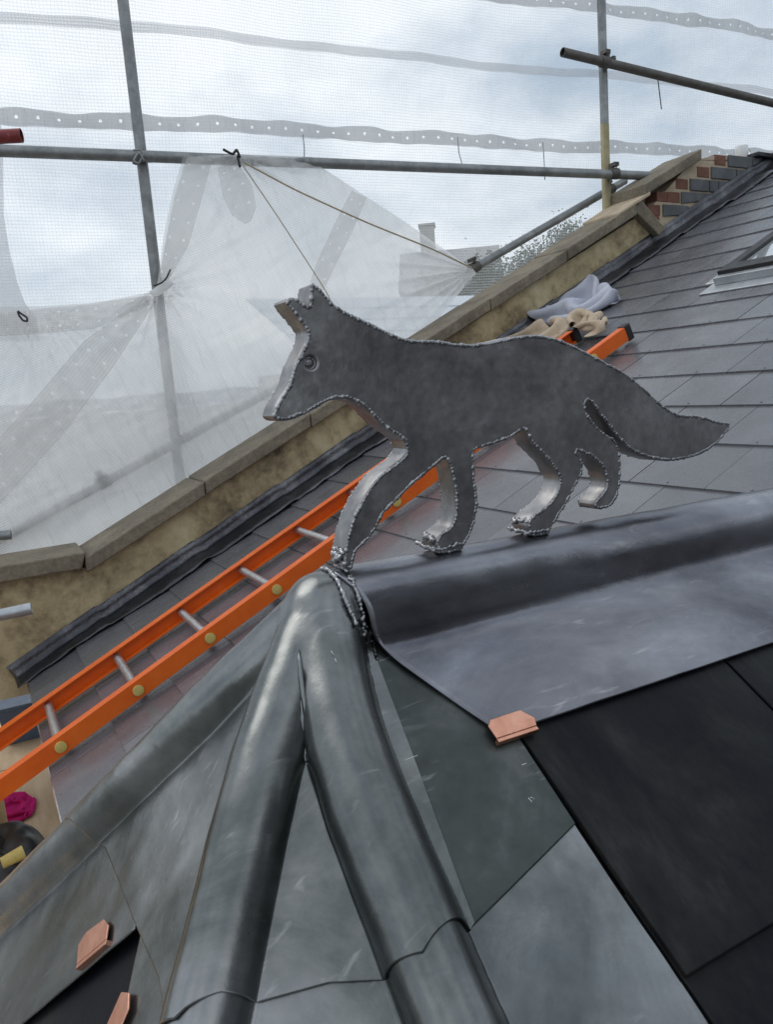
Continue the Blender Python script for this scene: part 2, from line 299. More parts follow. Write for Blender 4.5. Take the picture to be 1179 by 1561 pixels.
# ------------------------------------------------------------------ bay roof: shape of the leadwork
TN, TM = math.tan(math.radians(34.0)), math.tan(math.radians(25.5))
APX = np.array([.222, .597, -.2024]); RR = .0258
def unit(v): v = np.array(v, float); return v/np.linalg.norm(v)
D3, D2, D1, D4, DR = unit((-.076, -1, -TN)), unit((-.669, -.743, -.87)), unit((-.669, .743, -.87)), unit((-.076, 1, -TN)), np.array([1., 0, 0])
def pl(a, b): n = np.cross(a, b); return n/n[2]
PF, PFB, PE = pl(D3, D2), pl(D4, D1), pl(D2, D1)
def bay_base(u, v):
    z = APX[2]-TN*np.abs(v-APX[1])
    for n in (PF, PFB, PE): z = np.minimum(z, APX[2]-(n[0]*(u-APX[0])+n[1]*(v-APX[1])))
    return z
HIPS_USED = (D1, D2, D3, D4)
def bay_sdf(P, k=.008):
    """rounded union of the roof body and the rolls on its hips and ridge"""
    Q = P-APX; d = np.full(P.shape[:-1], -9.)
    for n in ((0, -TN, 1.), (0, TN, 1.), PF, PFB, PE): d = np.maximum(d, Q@unit(n))
    def sm(a, b, q): h = np.clip(.5+.5*(b-a)/q, 0, 1); return b*(1-h)+a*h-q*h*(1-h)
    def seg(a, b, r):
        a, b = np.array(a, float), np.array(b, float); e = b-a; L2 = e@e; q = Q-a; t = np.clip((q@e)/L2, 0, 1); return np.linalg.norm(q-t[..., None]*e, axis=-1)-r
    R0 = np.array([.026, 0, .013]); c = seg(R0, R0+np.array([3., 0, -.035]), .028)
    for e in HIPS_USED:
        ks = [e*t+R0*(1-t/.17)**2 for t in (0, .035, .075, .12, .17)]+[e*3]; h_ = np.full(P.shape[:-1], 9.)
        for a_, b_ in zip(ks[:-1], ks[1:]): h_ = np.minimum(h_, seg(a_, b_, RR))
        c = sm(c, h_, .006)
    return sm(d, c, k)
W_HIP, W_UP = unit((-.42, -.22, .88)), np.array([0, -.12, .993])
def bay_lift(u, v, w=W_HIP, k=.008):
    """points of the dressed surface above plan positions, reached along w"""
    u, v = np.asarray(u, float), np.asarray(v, float); P0 = np.stack([u, v, bay_base(u, v)], -1); t = np.full(u.shape, .09)
    for _ in range(26): t = t-.95*bay_sdf(P0+t[..., None]*w, k)
    P = P0+t[..., None]*w; e = 5e-4
    N_ = np.stack([bay_sdf(P+np.array(d)*e, k)-bay_sdf(P-np.array(d)*e, k) for d in ((1, 0, 0), (0, 1, 0), (0, 0, 1))], -1)
    return P, N_/np.linalg.norm(N_, axis=-1)[..., None]
def resample(poly, n):
    p = np.array(poly, float); s = np.r_[0, np.cumsum(np.linalg.norm(np.diff(p, axis=0), axis=1))]; t = np.linspace(0, s[-1], n)
    return np.c_[np.interp(t, s, p[:, 0]), np.interp(t, s, p[:, 1])]
def lead_patch(name, left, right, nu, nv, lift, mat, parent, dent=.0009, seed=1, thick=.0022, w=W_HIP, k=.008):
    """sheet dressed over the roof shape: plan outline given by two polylines joined by rows"""
    a, b = resample(left, nv), resample(right, nv); t = np.linspace(0, 1, nu)
    g = a[:, None, :]*(1-t)[None, :, None]+b[:, None, :]*t[None, :, None]
    u, v = g[..., 0], g[..., 1]
    P, nn = bay_lift(u, v, w, k); P = P+nn*(lift+dent*vnoise(u, v, 45, seed)+.5*dent*vnoise(u, v, 130, seed+1))[..., None]
    P = P.reshape(-1, 3)
    f = [(i*nu+j, i*nu+j+1, (i+1)*nu+j+1, (i+1)*nu+j) for i in range(nv-1) for j in range(nu-1)]
    m = me(name, P, f, True)
    if m.polygons[0].normal.z < 0: m.flip_normals()
    o = ob(name, m, mat); 
    if parent is not None: adopt(o, parent)
    solid(o, thick, -1.0)
    return o
bay_roof = thing('bay_roof', 'near bay roof with dark slates and grey lead hip rolls under the fox', 'roof', (.3, .63, -.6))
# deck under the slates and lead
nu = 90; uu, vv = np.meshgrid(np.linspace(-.75, 1.75, nu), np.linspace(-.35, 1.6, nu)); zz = bay_base(uu, vv)-.02
adopt(ob('roof_deck', me('roof_deck', np.stack([uu, vv, zz], -1).reshape(-1, 3), [(i*nu+j, i*nu+j+1, (i+1)*nu+j+1, (i+1)*nu+j) for i in range(nu-1) for j in range(nu-1)]), M['underlay']), bay_roof)

def strip_grid(a, b, nu): 
    t = np.linspace(0, 1, nu); return a[:, None, :]*(1-t)[None, :, None]+b[:, None, :]*t[None, :, None]
# lowest layer: hip covers running on down to the eaves
lead_patch('hip_cover', [(.085, .610), (.039, .538), (-.05, .375), (-.16, .20)], [(.353, .47), (.353, .40), (.354, .24), (.354, .05)], 340, 190, .0015, M['lead'], bay_roof, seed=11)
lead_patch('hip_cover', [(.095, .640), (.062, .590), (-.02, .682), (-.20, .88), (-.42, 1.12)], [(.13, .86), (.06, .90), (-.02, .98), (-.20, 1.16), (-.42, 1.38)], 150, 300, .0022, M['lead'], bay_roof, seed=21)
lead_patch('lead_panel', [(.16, .80), (.05, .92), (-.10, 1.07), (-.34, 1.31)], [(.275, .77), (.275, .95), (.275, 1.15), (.275, 1.5)], 90, 150, .0012, M['lead'], bay_roof, seed=61, w=unit((-.2, .3, .9)))
# dull panel on the near slope, then the upper saddle dressed over the three hips
lead_patch('lead_panel', [(.225, .600), (.222, .50), (.215, .400), (.215, .372)], [(.30, .560), (.353, .48), (.3525, .42), (.3525, .405)], 150, 180, .0030, M['lead_dark'], bay_roof, dent=.0008, seed=27)
lead_patch('hip_saddle', [(.292, .655), (.290, .610), (.290, .590), (.276, .564)],
           [(.20, .83), (.12, .85), (.047, .800), (.062, .721), (.064, .655), (.065, .593), (.068, .514), (.060, .462), (.074, .440), (.097, .434), (.150, .405), (.186, .378), (.205, .366), (.235, .376), (.2425, .379)],
           280, 640, .0046, M['lead'], bay_roof, dent=.0011, seed=31)
ridge = lead_patch('ridge_cover', [(.254, .780), (.254, .600), (.259, .590), (.275, .571), (.3375, .4735)], [(1.75, .780), (1.75, .600), (1.75, .590), (1.75, .571), (1.75, .467)], 260, 240, .0072, M['lead_ridge'], bay_roof, dent=.0008, seed=41, w=W_UP, k=.036)

# ---- slates of the bay roof
def slope_frame(n):                          # unit normal, up-slope and along-slope axes of a plane with n.z = 1
    nn = unit(n); up = unit(np.array([0, 0, 1.])-nn*nn[2]); al = np.cross(up, nn); return nn, up, al
def slate_on(name, quad, n, lift0, lift1, mat, parent, thick=.006):
    """quad: plan corners tail-left, tail-right, head-right, head-left on a bay facet; lift0 at tail, lift1 at head"""
    nn = unit(n); c = []
    for k, (u, v) in enumerate(quad):
        p = np.array([u, v, float(bay_base(np.array(u), np.array(v)))]); c.append(p+nn*(lift0 if k < 2 else lift1))
    top = [p+nn*thick for p in c]
    o = ob(name, MB().hexa(c+top).mesh(), mat); adopt(o, parent); bevel(o, .0012, 2); return o
NEARN = (0, -TN, 1.)
rows = [(.311, .52), (.155, .36), (.0, .21), (-.15, .05)]
for i, (v0, v1) in enumerate(rows):
    for j in range(6):
        u0 = .357+.25*j-(.125 if i % 2 else 0)
        u1 = u0+.247
        u0 = max(u0, .3565)
        slate_on('slate', [(u0, v0), (u1, v0), (u1, v1), (u0, v1)], NEARN, .001, -.006, M['slate_near'], bay_roof)
for i, du in enumerate((0.0, -.12, -.24, -.36)):  # end facet, between the two hip covers
    v_c = .63
    slate_on('slate', [(-.055+du, .50), (-.055+du, .76), (.075+du, .76), (.075+du, .50)], PE, -.008, -.016, M['slate_near'], bay_roof)
for i in range(4):                                # far slope, out of sight behind the ridge
    for j in range(6):
        u0 = .30+.25*j; v0 = 1.02+.17*i
        slate_on('slate', [(u0, v0), (u0+.247, v0), (u0+.247, v0-.22), (u0, v0-.22)], (0, TN, 1.), .002, -.006, M['slate_near'], bay_roof)
# ---- copper clips folded over the lead edges
def clip(pts_top, n, lift, fold, parent):
    """pts_top: outline, first and last points lie on the sheet edge; fold: plan vector over the edge"""
    nn = unit(n); P = [onplane(x, y, APX+nn*lift, nn) for x, y in pts_top]
    k = len(P); T = [p+nn*.0014 for p in P]
    f3 = np.array([fold[0], fold[1], 0.]); f3[2] = -(unit(n)[0]*f3[0]+unit(n)[1]*f3[1])/unit(n)[2]
    m = MB(); m.add(P+T, [tuple(range(k-1, -1, -1)), tuple(range(k, 2*k))]+[(i, (i+1) % k, k+(i+1) % k, k+i) for i in range(k)])
    a, b = P[0], P[-1]
    m.hexa([a+f3-nn*.0045, b+f3-nn*.0045, b-nn*.0045, a-nn*.0045, a+f3+nn*.0012, b+f3+nn*.0012, b+nn*.0012, a+nn*.0012])
    o = ob('copper_clip', m.mesh(), M['copper']); adopt(o, parent); bevel(o, .0006, 2)
    nrm = o.data; return o
clip([(757, 1127), (744, 1108), (747, 1098), (792, 1083), (815, 1095), (818, 1107)], NEARN, .0092, (0, -.003), bay_roof)
clip([(119, 1470), (121, 1441), (133, 1421), (160, 1401), (167, 1410), (164, 1432)], PE, .0052, (-.002, -.002), bay_roof)
clip([(163, 1566), (187, 1512), (199, 1513), (198, 1538), (186, 1566)], PE, .0045, (-.002, .002), bay_roof)

# ---- weld beads: small overlapping ripples of lead along a path
def beads(path, r, step, seed=0, flat=(1, 1, 1), jitter=.25, seg=(8, 5), wander=.12):
    p = np.array(path, float); s = np.r_[0, np.cumsum(np.linalg.norm(np.diff(p, axis=0), axis=1))]
    n = max(2, int(s[-1]/step)); t = np.linspace(0, s[-1], n); q = np.stack([np.interp(t, s, p[:, k]) for k in range(3)], -1)
    rg = np.random.default_rng(seed); m = MB(); a, b = seg
    for c in q:
        rad = r*(1+rg.uniform(-jitter, jitter)); c = c+rg.normal(size=3)*r*wander; v = [c+np.array([0, 0, rad*flat[2]])]; f = []
        for i in range(1, b):
            th = math.pi*i/b
            for k in range(a):
                ph = 2*math.pi*k/a; v.append(c+np.array([rad*flat[0]*math.sin(th)*math.cos(ph), rad*flat[1]*math.sin(th)*math.sin(ph), rad*flat[2]*math.cos(th)]))
        v.append(c-np.array([0, 0, rad*flat[2]])); e = len(v)-1
        for k in range(a):
            f.append((0, 1+k, 1+(k+1) % a)); f.append((e, 1+(b-2)*a+(k+1) % a, 1+(b-2)*a+k))
            for i in range(b-2): f.append((1+i*a+k, 1+(i+1)*a+k, 1+(i+1)*a+(k+1) % a, 1+i*a+(k+1) % a))
        m.add(v, f)
    return m
def melt(o, vox=.00075):                      # let neighbouring beads run together like molten lead
    r = o.modifiers.new('melt', 'REMESH'); r.mode = 'VOXEL'; r.voxel_size = vox; r.use_smooth_shade = True
    q = o.modifiers.new('soften', 'SMOOTH'); q.factor = .4; q.iterations = 1
    return o
def bead_part(name, path, r, step, parent, seed=0, mat='weld', name2=0, **kw):
    o = ob(name, beads(path, r, step, seed, **kw).mesh(name, True), M[mat], kind='stuff'); adopt(o, parent)
    if name2: melt(o)
    return o
def on_bay(u, v, lift=.007): P, nn = bay_lift(np.array([u]), np.array([v]), W_UP); return tuple((P+nn*lift)[0])
bead_part('weld_seam', [on_bay(.2545, v) for v in np.linspace(.562, .612, 26)], .0022, .0026, bay_roof, 5, name2=1)
bead_part('weld_seam', [on_bay(.268, v) for v in np.linspace(.570, .590, 12)], .0022, .0024, bay_roof, 6, wander=.3, name2=1)

# seam where the two hip rolls meet, and the scuffs and chalk ticks left on the sheets
def on_lead(x, y, lift):
    d = ray(x, y); t = .3
    for _ in range(80): t += .9*float(bay_sdf((d*t)[None])[0])
    P = d*t; return P-d*lift
def lead_line(name, px_pts, r, mat, lift=.0058, n=6):
    p = [on_lead(x, y, lift) for x, y in px_pts]; return adopt(ob(name, MB().tube(p, r, n).mesh(name, True), M[mat]), bay_roof)
lead_line('lead_seam', [(456, 990), (457, 1006), (459, 1030), (463, 1060), (468, 1092), (471, 1106)], [.0006, .0017, .0021, .0021, .0018, .0006], 'lead', .0060, 8)
M['chalk'] = surface('chalk_scuff', [(.3, (.5, .5, .5)), (.7, (.72, .72, .72))], rough=(.8, .95), bump=0)
for pts in ([(613, 1228), (617, 1246)], [(619, 1229), (622, 1247)], [(625, 1231), (629, 1248)], [(630, 1256), (634, 1270), (640, 1262), (637, 1256), (631, 1260)], [(634, 1272), (640, 1280)], [(643, 1283), (646, 1291)], [(650, 1297), (652, 1302)], [(578, 1169), (588, 1168)], [(615, 1160), (624, 1156), (637, 1151)], [(505, 992), (509, 999)], [(511, 1004), (513, 1010)]):
    lead_line('chalk_mark', pts, .00032, 'chalk', .0066, 5)
for pts in ([(796, 1166), (803, 1163)], [(806, 1216), (811, 1222), (815, 1217), (809, 1215)]): lead_line('chalk_mark', pts, .0004, 'chalk', .0036, 5)
for pts in ([(733, 1058), (738, 1062), (742, 1058), (735, 1055)], [(818, 1080), (832, 1083)]): lead_line('chalk_mark', pts, .0003, 'chalk', .0078, 5)

# ------------------------------------------------------------------ the fox
FOX = [(475,433),(486,438),(501,455),(511,466),(530,477),(552,487),(577,499),(597,509),(620,518),(636,519.5),(651,519),(675,521),(695,525),(719,526),(753,522),(781,514.5),(803,511.5),(824,511.5),(849,516.5),(874,526.5),(902,541),(931,557),(943,563),(960,573),(986,595.5),(1005,613),(1024,627.5),(1040,633.5),(1063,633.5),(1079,637),(1095,643),(1114.5,645),
 (1110,657),(1095,674.5),(1076,689),(1050,698.5),(1024,702.5),(1002,701),(979,694),(960,684),(944,668),(928,647),(911.5,626),(903,613),(897,609.5),(893,614),(894,628),(905,645.5),(921,660),(936,669),(942,677),(945.5,689),(947,715),(946,737),(940.5,760),(931,772.5),(913,776.5),(908,771),(910,763),(918,755),(926,744),(927,731),(922.5,716),(915,705),(902,695.5),(889,689),(878,687),(886,697),(890,711.5),(887,724),(876,744),(863,769.5),(850,790),(840,806),(838,814),
 (812,818),(807,806),(806.5,798),(810,790),(819.5,782.5),(835,772),(847.5,757),(854,742),(855,729),(850,719),(842,706),(830,693.5),(814.5,678),(805.5,663),(800,652.5),(791,659.5),(779,667),(757,676),(738,681),(723,685),(723,709),(724.5,735),(728,752),(728,773),(724.5,794.5),(717.5,814.5),(708,830),(706,838),
 (670,845),(667,832),(667.5,821),(675,812),(686.5,806),(692.5,797),(695,782.5),(696,766),(695,747),(691.5,728),(686.5,709),(679.5,697),(672.5,702),(663,711),(641.5,728),(620,747),(598.5,769.5),(584.5,782.5),(582,789.5),(575,804),(562,823),(551,832),(540,846),(538,868),
 (524,868),(527,842),(529,827.5),(534.5,804),(544,780),(558.5,754),(572.5,732.5),(591.5,716),(613,701.5),(622,687.5),(618,674),(614,669),(597,657),(581,645.5),(569.5,633),(556,619.5),(544,611.5),(530.5,607.5),(515,607),(501,610),(489.5,617),(474,626),(458,634),(443,639.5),(429,641),(420,639),(417,633),(421,621),(431,605),(439,591.5),(445.5,574),(448.5,560.5),(454.5,549),(461,537),(467,523.5),(470,512),(469,503),(463,496),(455.5,484.5),(448.5,476.5),(440,467),(434,459),(444.5,454),(454.5,456),(465,464),(475,468),(474,457),(473.5,445)]
FOXV, FOXT = .584, .026
fox = thing('fox_sculpture', 'grey lead-clad fox silhouette with beaded weld edges walking along the ridge', 'fox sculpture', (.42, FOXV+FOXT/2, -.16))
fp = [onv(x, y, FOXV) for x, y in FOX]; eye_c = onv(474, 553, FOXV); EYE_R = .0060
def smooth_poly(p, it=1):                    # one Chaikin pass keeps corners soft but true
    p = [np.array(q) for q in p]
    for _ in range(it):
        o = []
        for i in range(len(p)):
            a, b = p[i], p[(i+1) % len(p)]; o += [a*.78+b*.22, a*.22+b*.78]
        p = o
    return p
fo = smooth_poly(fp)
cu = bpy.data.curves.new('fox_outline', 'CURVE'); cu.dimensions = '2D'; cu.fill_mode = 'BOTH'; cu.extrude = FOXT/2-.0022; cu.bevel_depth = .0022; cu.bevel_resolution = 3; cu.offset = -.0015
def spl(pts):
    s = cu.splines.new('POLY'); s.points.add(len(pts)-1)
    for q, (x, y) in zip(s.points, pts): q.co = (x, y, 0, 1)
    s.use_cyclic_u = True
spl([(p[0], p[2]) for p in fo]); spl([(eye_c[0]+EYE_R*math.cos(a), eye_c[2]+EYE_R*math.sin(a)) for a in np.linspace(0, 2*math.pi, 25)[:-1]])
tmp = bpy.data.objects.new('fox_outline', cu); COL.objects.link(tmp); bpy.context.view_layer.update()
fm = bpy.data.meshes.new_from_object(tmp.evaluated_get(bpy.context.evaluated_depsgraph_get())); bpy.data.objects.remove(tmp)
fm.transform(Matrix.Translation((0, FOXV+FOXT/2, 0))@Matrix.Rotation(math.pi/2, 4, 'X'))
fm.materials.clear(); autosmooth(fm, 30)
body = adopt(ob('body', fm, M['lead_fox']), fox)
# eye: a dished socket with a beaten boss
m = MB(); rings = [(1.06, -.0002), (.98, .0007), (.84, .0020), (.68, .0024), (.58, .0016), (.40, .0005), (.18, .0)]; nseg = 28; v = []; f = []
for rr, dp in rings:
    v += [(eye_c[0]+EYE_R*rr*math.cos(2*math.pi*k/nseg), FOXV+.0012+dp+.0005*math.sin(5*k+rr*20), eye_c[2]+EYE_R*rr*math.sin(2*math.pi*k/nseg)) for k in range(nseg)]
v.append((eye_c[0], FOXV+.0012, eye_c[2]))
for i in range(len(rings)-1): f += [(i*nseg+k, i*nseg+(k+1) % nseg, (i+1)*nseg+(k+1) % nseg, (i+1)*nseg+k) for k in range(nseg)]
f += [((len(rings)-1)*nseg+k, (len(rings)-1)*nseg+(k+1) % nseg, len(v)-1) for k in range(nseg)]
adopt(ob('eye', m.add(v, f).mesh('eye', True), M['lead_fox'], label='dished round eye with a beaten boss'), fox)
# weld beads round both edges of the silhouette
loop = [np.array([p[0], 0, p[2]]) for p in fo]; loop.append(loop[0])
cen = None
def inset(lp, d):
    out = []; n = len(lp)-1
    ar = sum(lp[i][0]*lp[i+1][2]-lp[i+1][0]*lp[i][2] for i in range(n))
    for i in range(n):
        t = lp[(i+1) % n]-lp[i-1 if i else n-1]; t = t/(np.linalg.norm(t)+1e-9); nn = np.array([-t[2], 0, t[0]])*(1 if ar > 0 else -1)
        out.append(lp[i]+nn*d)
    out.append(out[0]); return out
li = inset(loop, .0012)
bead_part('weld_seam', [p+np.array([0, FOXV+.0006, 0]) for p in li], .0020, .0034, fox, 1, flat=(1, .8, 1), name2=1)
bead_part('weld_seam', [p+np.array([0, FOXV+FOXT-.0006, 0]) for p in li], .0020, .0034, fox, 2, flat=(1, .8, 1), name2=1)
# thick weld where each standing paw meets the ridge
def paw_weld(x0, y0, x1, y1, seed, rows=1):
    a, b = onv(x0, y0, FOXV-.002), onv(x1, y1, FOXV-.002)
    for k in range(rows):
        bead_part('paw_weld', [a-np.array([0, .0015*k, .003*k]), b-np.array([0, .0015*k, .003*k])], .0019, .0021, fox, seed+k, wander=.3, name2=1)
    bead_part('paw_weld', [a, a+np.array([-.003, FOXT*.5, .002]), a+np.array([-.002, FOXT, .003])], .0022, .0022, fox, seed+7, wander=.3, name2=1)
    bead_part('paw_weld', [b, b+np.array([.002, FOXT*.5, .002]), b+np.array([.002, FOXT, .003])], .0020, .0022, fox, seed+9, wander=.3, name2=1)
paw_weld(662, 838, 706, 829, 50); paw_weld(804, 813, 836, 808, 70)
# lumpy lead run over the toes
def lump(pts, r, seed, parent, name='weld_lump'):
    return bead_part(name, pts, r*.8, r*.45, parent, seed, jitter=.45, wander=.45, name2=1)
for (x, y) in ((669, 824),): 
    c = onv(x, y, FOXV); lump([c+np.array([-.002, t, 0]) for t in np.linspace(.003, FOXT-.003, 8)], .0032, int(x), fox)
for (x, y) in ((808, 796),):
    c = onv(x, y, FOXV); lump([c+np.array([-.001, t, 0]) for t in np.linspace(.003, FOXT-.003, 8)], .0026, int(x), fox)
for (x, y, r) in ((526, 842, .0026), (525, 850, .0028), (528, 858, .0026), (530, 868, .0024)):
    c = onv(x, y, FOXV); lump([c+np.array([-.001, t, 0]) for t in np.linspace(.0, FOXT-.004, 8)], r, int(y), fox)

# ------------------------------------------------------------------ main roof
K = 1.06; CA, SA = math.cos(math.radians(25.5)), math.sin(math.radians(25.5))
NM = np.array([-TM, 0, 1.])/math.hypot(TM, 1)
UP = np.array([CA, 0, SA])
def roofpt(sd, v, h=0.0): return np.array([0, v, -K])+UP*sd+NM*h
def rz(u): return -K+TM*u
WV = 3.25                                     # face of the parapet
EAVE_SD, TOP_SD = .095, 5.35
main_roof = thing('main_roof', 'large pitched roof of smooth grey slates rising behind the fox to a parapet', 'roof', tuple(roofpt(.12, 2, -.05)))
m = MB(); m.obox((0, 0, -K), UP, (0, 1, 0), NM, (EAVE_SD+.01, TOP_SD), (-1.6, WV+.1), (-.12, -.014))
adopt(ob('roof_deck', m.mesh(), M['underlay']), main_roof)
GA, SWD, G0, V0 = .2055, .245, 1.727, 1.272
smesh = {}
def slate_mesh(w):
    w = round(w, 3)
    if w not in smesh:
        m = MB(); h = .43
        m.hexa([(0, 0, -.0), (0, w, -.0), (h, w, -.012), (h, 0, -.012), (0, 0, .0085), (0, w, .0085), (h, w, -.0035), (h, 0, -.0035)][0:1]+[(h, 0, -.012), (h, w, -.012), (0, w, 0), (0, 0, .0085), (h, 0, -.0035), (h, w, -.0035), (0, w, .0085)])
        if w > .2:                            # tail rivet
            c = (.012, w/2); n = 8
            ring = [(c[0]+.0032*math.cos(2*math.pi*k/n), c[1]+.0032*math.sin(2*math.pi*k/n)) for k in range(n)]
            m.add([(x, y, .007) for x, y in ring]+[(x, y, .0098) for x, y in ring]+[(c[0], c[1], .0106)],
                  [(k, (k+1) % n, n+(k+1) % n, n+k) for k in range(n)]+[(n+k, n+(k+1) % n, 2*n) for k in range(n)])
        mm = m.mesh('slate'); mm.materials.append(M['slate']); smesh[w] = mm
    return smesh[w]
RM = Matrix([list(x) for x in np.array([UP, (0, 1, 0), NM]).T]).to_4x4()
SKY = (3.16, 3.98, 1.45, 2.24)                # roof window: sd0, sd1, v0, v1
def bay_hidden(sd, v): 
    p = roofpt(sd, v); return v < 1.62 and p[0] < 1.9 and p[2] < float(bay_base(np.array(p[0]), np.array(v)))-.24
nslate = 0; rest = MB()
cands = []
for i in range(-8, 18):
    s0 = G0+GA*i
    if s0 < EAVE_SD-.02 or s0 > TOP_SD-.1: continue
    off = V0+(SWD/2 if i % 2 else 0)
    for j in range(-14, 10):
        v0 = off+SWD*j; v1 = v0+SWD-.0025
        if v1 > WV-.01: v1 = WV-.01
        if v1-v0 < .03 or v0 < -1.0: continue
        if s0 > SKY[0]-.15 and s0 < SKY[1]-.05 and v0 > SKY[2] and v1 < SKY[3]+.02: continue
        if bay_hidden(s0, (v0+v1)/2): continue
        c = project(roofpt(s0, (v0+v1)/2)); 
        dist = 1e6 if c is None else max(0, -c[0], c[0]-1179, -c[1], c[1]-1561)
        cands.append((dist, s0, v0, v1))
cands.sort()
for n, (dist, s0, v0, v1) in enumerate(cands):
    p = roofpt(s0, v0, random.uniform(-.0006, .0008))
    if n < 300:
        o = ob('slate', slate_mesh(v1-v0), None); o.matrix_world = Matrix.Translation(p)@RM@Matrix.Rotation(random.uniform(-.0018, .0018), 4, 'Z')
        mw = o.matrix_world.copy(); o.parent = main_roof; o.matrix_parent_inverse = main_roof.matrix_world.inverted()
    else:
        rest.obox(p, UP, (0, 1, 0), NM, (0, .30), (0, v1-v0), (-.006, .0055))
if rest.v: adopt(ob('more_slates', rest.mesh(), M['slate'], kind='stuff'), main_roof)
# eaves strip and lead flashing along the parapet
m = MB(); m.obox((0, 0, -K), UP, (0, 1, 0), NM, (EAVE_SD-.022, EAVE_SD-.002), (.4, WV), (-.03, -.008)); adopt(ob('eaves_strip', m.mesh(), M['alu']), main_roof)
NF = 260; prof = [(-.155, .010), (-.11, .0125), (-.06, .016), (-.03, .017), (-.012, .022), (-.007, .050), (-.006, .076)]
v = []; f = []
for i in range(NF):
    sd = EAVE_SD-.05+(TOP_SD-EAVE_SD)*i/(NF-1)
    for k, (dv, h) in enumerate(prof):
        wob = .004*math.sin(sd*9+k)+.003*math.sin(sd*23+2*k)+.003*math.sin(sd*51+k*1.7)
        lap = .007*((sd*1.0/.45) % 1)
        ee = (.16 if k == 0 else .09 if k == 1 else 0)*max(0, .5*math.sin(sd*5.1)+.5*math.sin(sd*2.83+1))*.3
        v.append(roofpt(sd, WV+dv+(wob if k < 3 else 0)+ee, h+lap+(abs(wob)*.7 if k < 4 else 0)))
npf = len(prof)
f = [(i*npf+k, i*npf+k+1, (i+1)*npf+k+1, (i+1)*npf+k) for i in range(NF-1) for k in range(npf-1)]
o = ob('wall_flashing', me('wall_flashing', v, f, True), M['flashing']); adopt(o, main_roof); solid(o, .003, 0)
# roof window
sw = ob('roof_window', None, None, main_roof); sw.matrix_parent_inverse = main_roof.matrix_world.inverted(); bpy.context.view_layer.update()
s0, s1, va, vb = SKY
fr = MB(); O = (0, 0, -K)
fr.obox(O, UP, (0, 1, 0), NM, (s0, s0+.07), (va, vb), (-.02, .062)); fr.obox(O, UP, (0, 1, 0), NM, (s1-.06, s1), (va, vb), (-.02, .062))
fr.obox(O, UP, (0, 1, 0), NM, (s0+.07, s1-.06), (vb-.05, vb), (-.02, .060)); fr.obox(O, UP, (0, 1, 0), NM, (s0+.07, s1-.06), (va, va+.05), (-.02, .060))
w_ = adopt(ob('window_frame', fr.mesh(), M['black']), sw); bevel(w_, .003)
gl = MB(); gl.obox(O, UP, (0, 1, 0), NM, (s0+.072, s1-.062), (va+.052, vb-.052), (.03, .046)); adopt(ob('window_pane', gl.mesh(), M['glass']), sw)
ap = MB(); ap.obox(O, UP, (0, 1, 0), NM, (s0-.10, s0-.002), (va-.1, vb+.035), (.006, .0125)); ap.obox(O, UP, (0, 1, 0), NM, (s0-.03, s0+.0), (va-.03, vb+.005), (.013, .045))
adopt(bevel(ob('window_apron', ap.mesh(), M['steel_bright']), .002), sw)
sf = MB(); sf.obox(O, UP, (0, 1, 0), NM, (s0, s1), (vb+.002, vb+.075), (.006, .016)); adopt(bevel(ob('side_flashing', sf.mesh(), M['alu']), .003), sw)
ri = MB(); ri.tube([roofpt(TOP_SD, -1.6, .01), roofpt(TOP_SD, WV, .01)], .06, 16); adopt(ob('ridge_cap', ri.mesh('ridge_cap', True), M['flashing']), main_roof)
bk = MB(); bk.add([roofpt(TOP_SD, -1.6), roofpt(TOP_SD, WV+.1), roofpt(TOP_SD, WV+.1)+np.array([2.5, 0, -1.2]), roofpt(TOP_SD, -1.6)+np.array([2.5, 0, -1.2])], [(0, 1, 2, 3)])
adopt(solid(ob('back_slope', bk.mesh(), M['slate']), .05, -1), main_roof)

# invented chimney stack behind the viewer, added to shade the fox and ridge lead
stack = thing('shade_stack', 'unseen brick stack added behind the viewer to shade the fox and ridge lead', 'chimney', (2.0, -1.2, rz(2.0)))
m = MB(); m.box(1.0, 2.8, -2.3, -1.6, -1.2, 1.9); adopt(ob('shaft', m.mesh(), M['brick_grey']), stack)
m = MB(); m.box(.95, 2.85, -2.35, -1.55, 1.9, 2.02); adopt(bevel(ob('cap', m.mesh(), M['coping']), .01), stack)
for k in range(3):
    m = MB(); m.tube([(1.3+.6*k, -1.95, 2.02), (1.3+.6*k, -1.95, 2.4)], [.13, .11], 20, inner=.8); adopt(ob('shade_stack_pot', autosmooth(m.mesh('shade_stack_pot')), M['brick_red']), stack)

# ------------------------------------------------------------------ parapet wall
parapet = thing('parapet_wall', 'stained ochre rendered parapet wall with stone coping stepping up the roof edge', 'wall', (1.5, WV+.1, -.6))
U_A, U_B, U_C, U_T = .36, 3.47, 3.92, 4.62        # foot of rake, end of first coping, end of second coping, end of the top
CB = .245                                          # coping underside above the slates
def wall_prism(name, pts, v0, v1, mat, bev=.004):   # pts: (u,z) outline, ccw seen from the roof
    k = len(pts); m = MB(); m.add([(u, v0, z) for u, z in pts]+[(u, v1, z) for u, z in pts], [tuple(range(k)), tuple(range(2*k-1, k-1, -1))]+[((i+1) % k, i, k+i, k+(i+1) % k) for i in range(k)])
    o = ob(name, m.mesh(), mat); adopt(o, parapet)
    if bev: bevel(o, bev)
    return o
ZK = -.63                                          # underside of the level coping at the foot
UL = -1.6
wall_prism('rendered_face', [(UL, -1.10), (.12, -1.10), (.12, rz(.12)-.1), (3.54, rz(3.54)-.1), (3.54, rz(3.54)+CB-.02), (U_A, rz(U_A)+CB+.002), (.30, ZK), (UL, ZK)], WV, WV+.21, M['render'], .002)
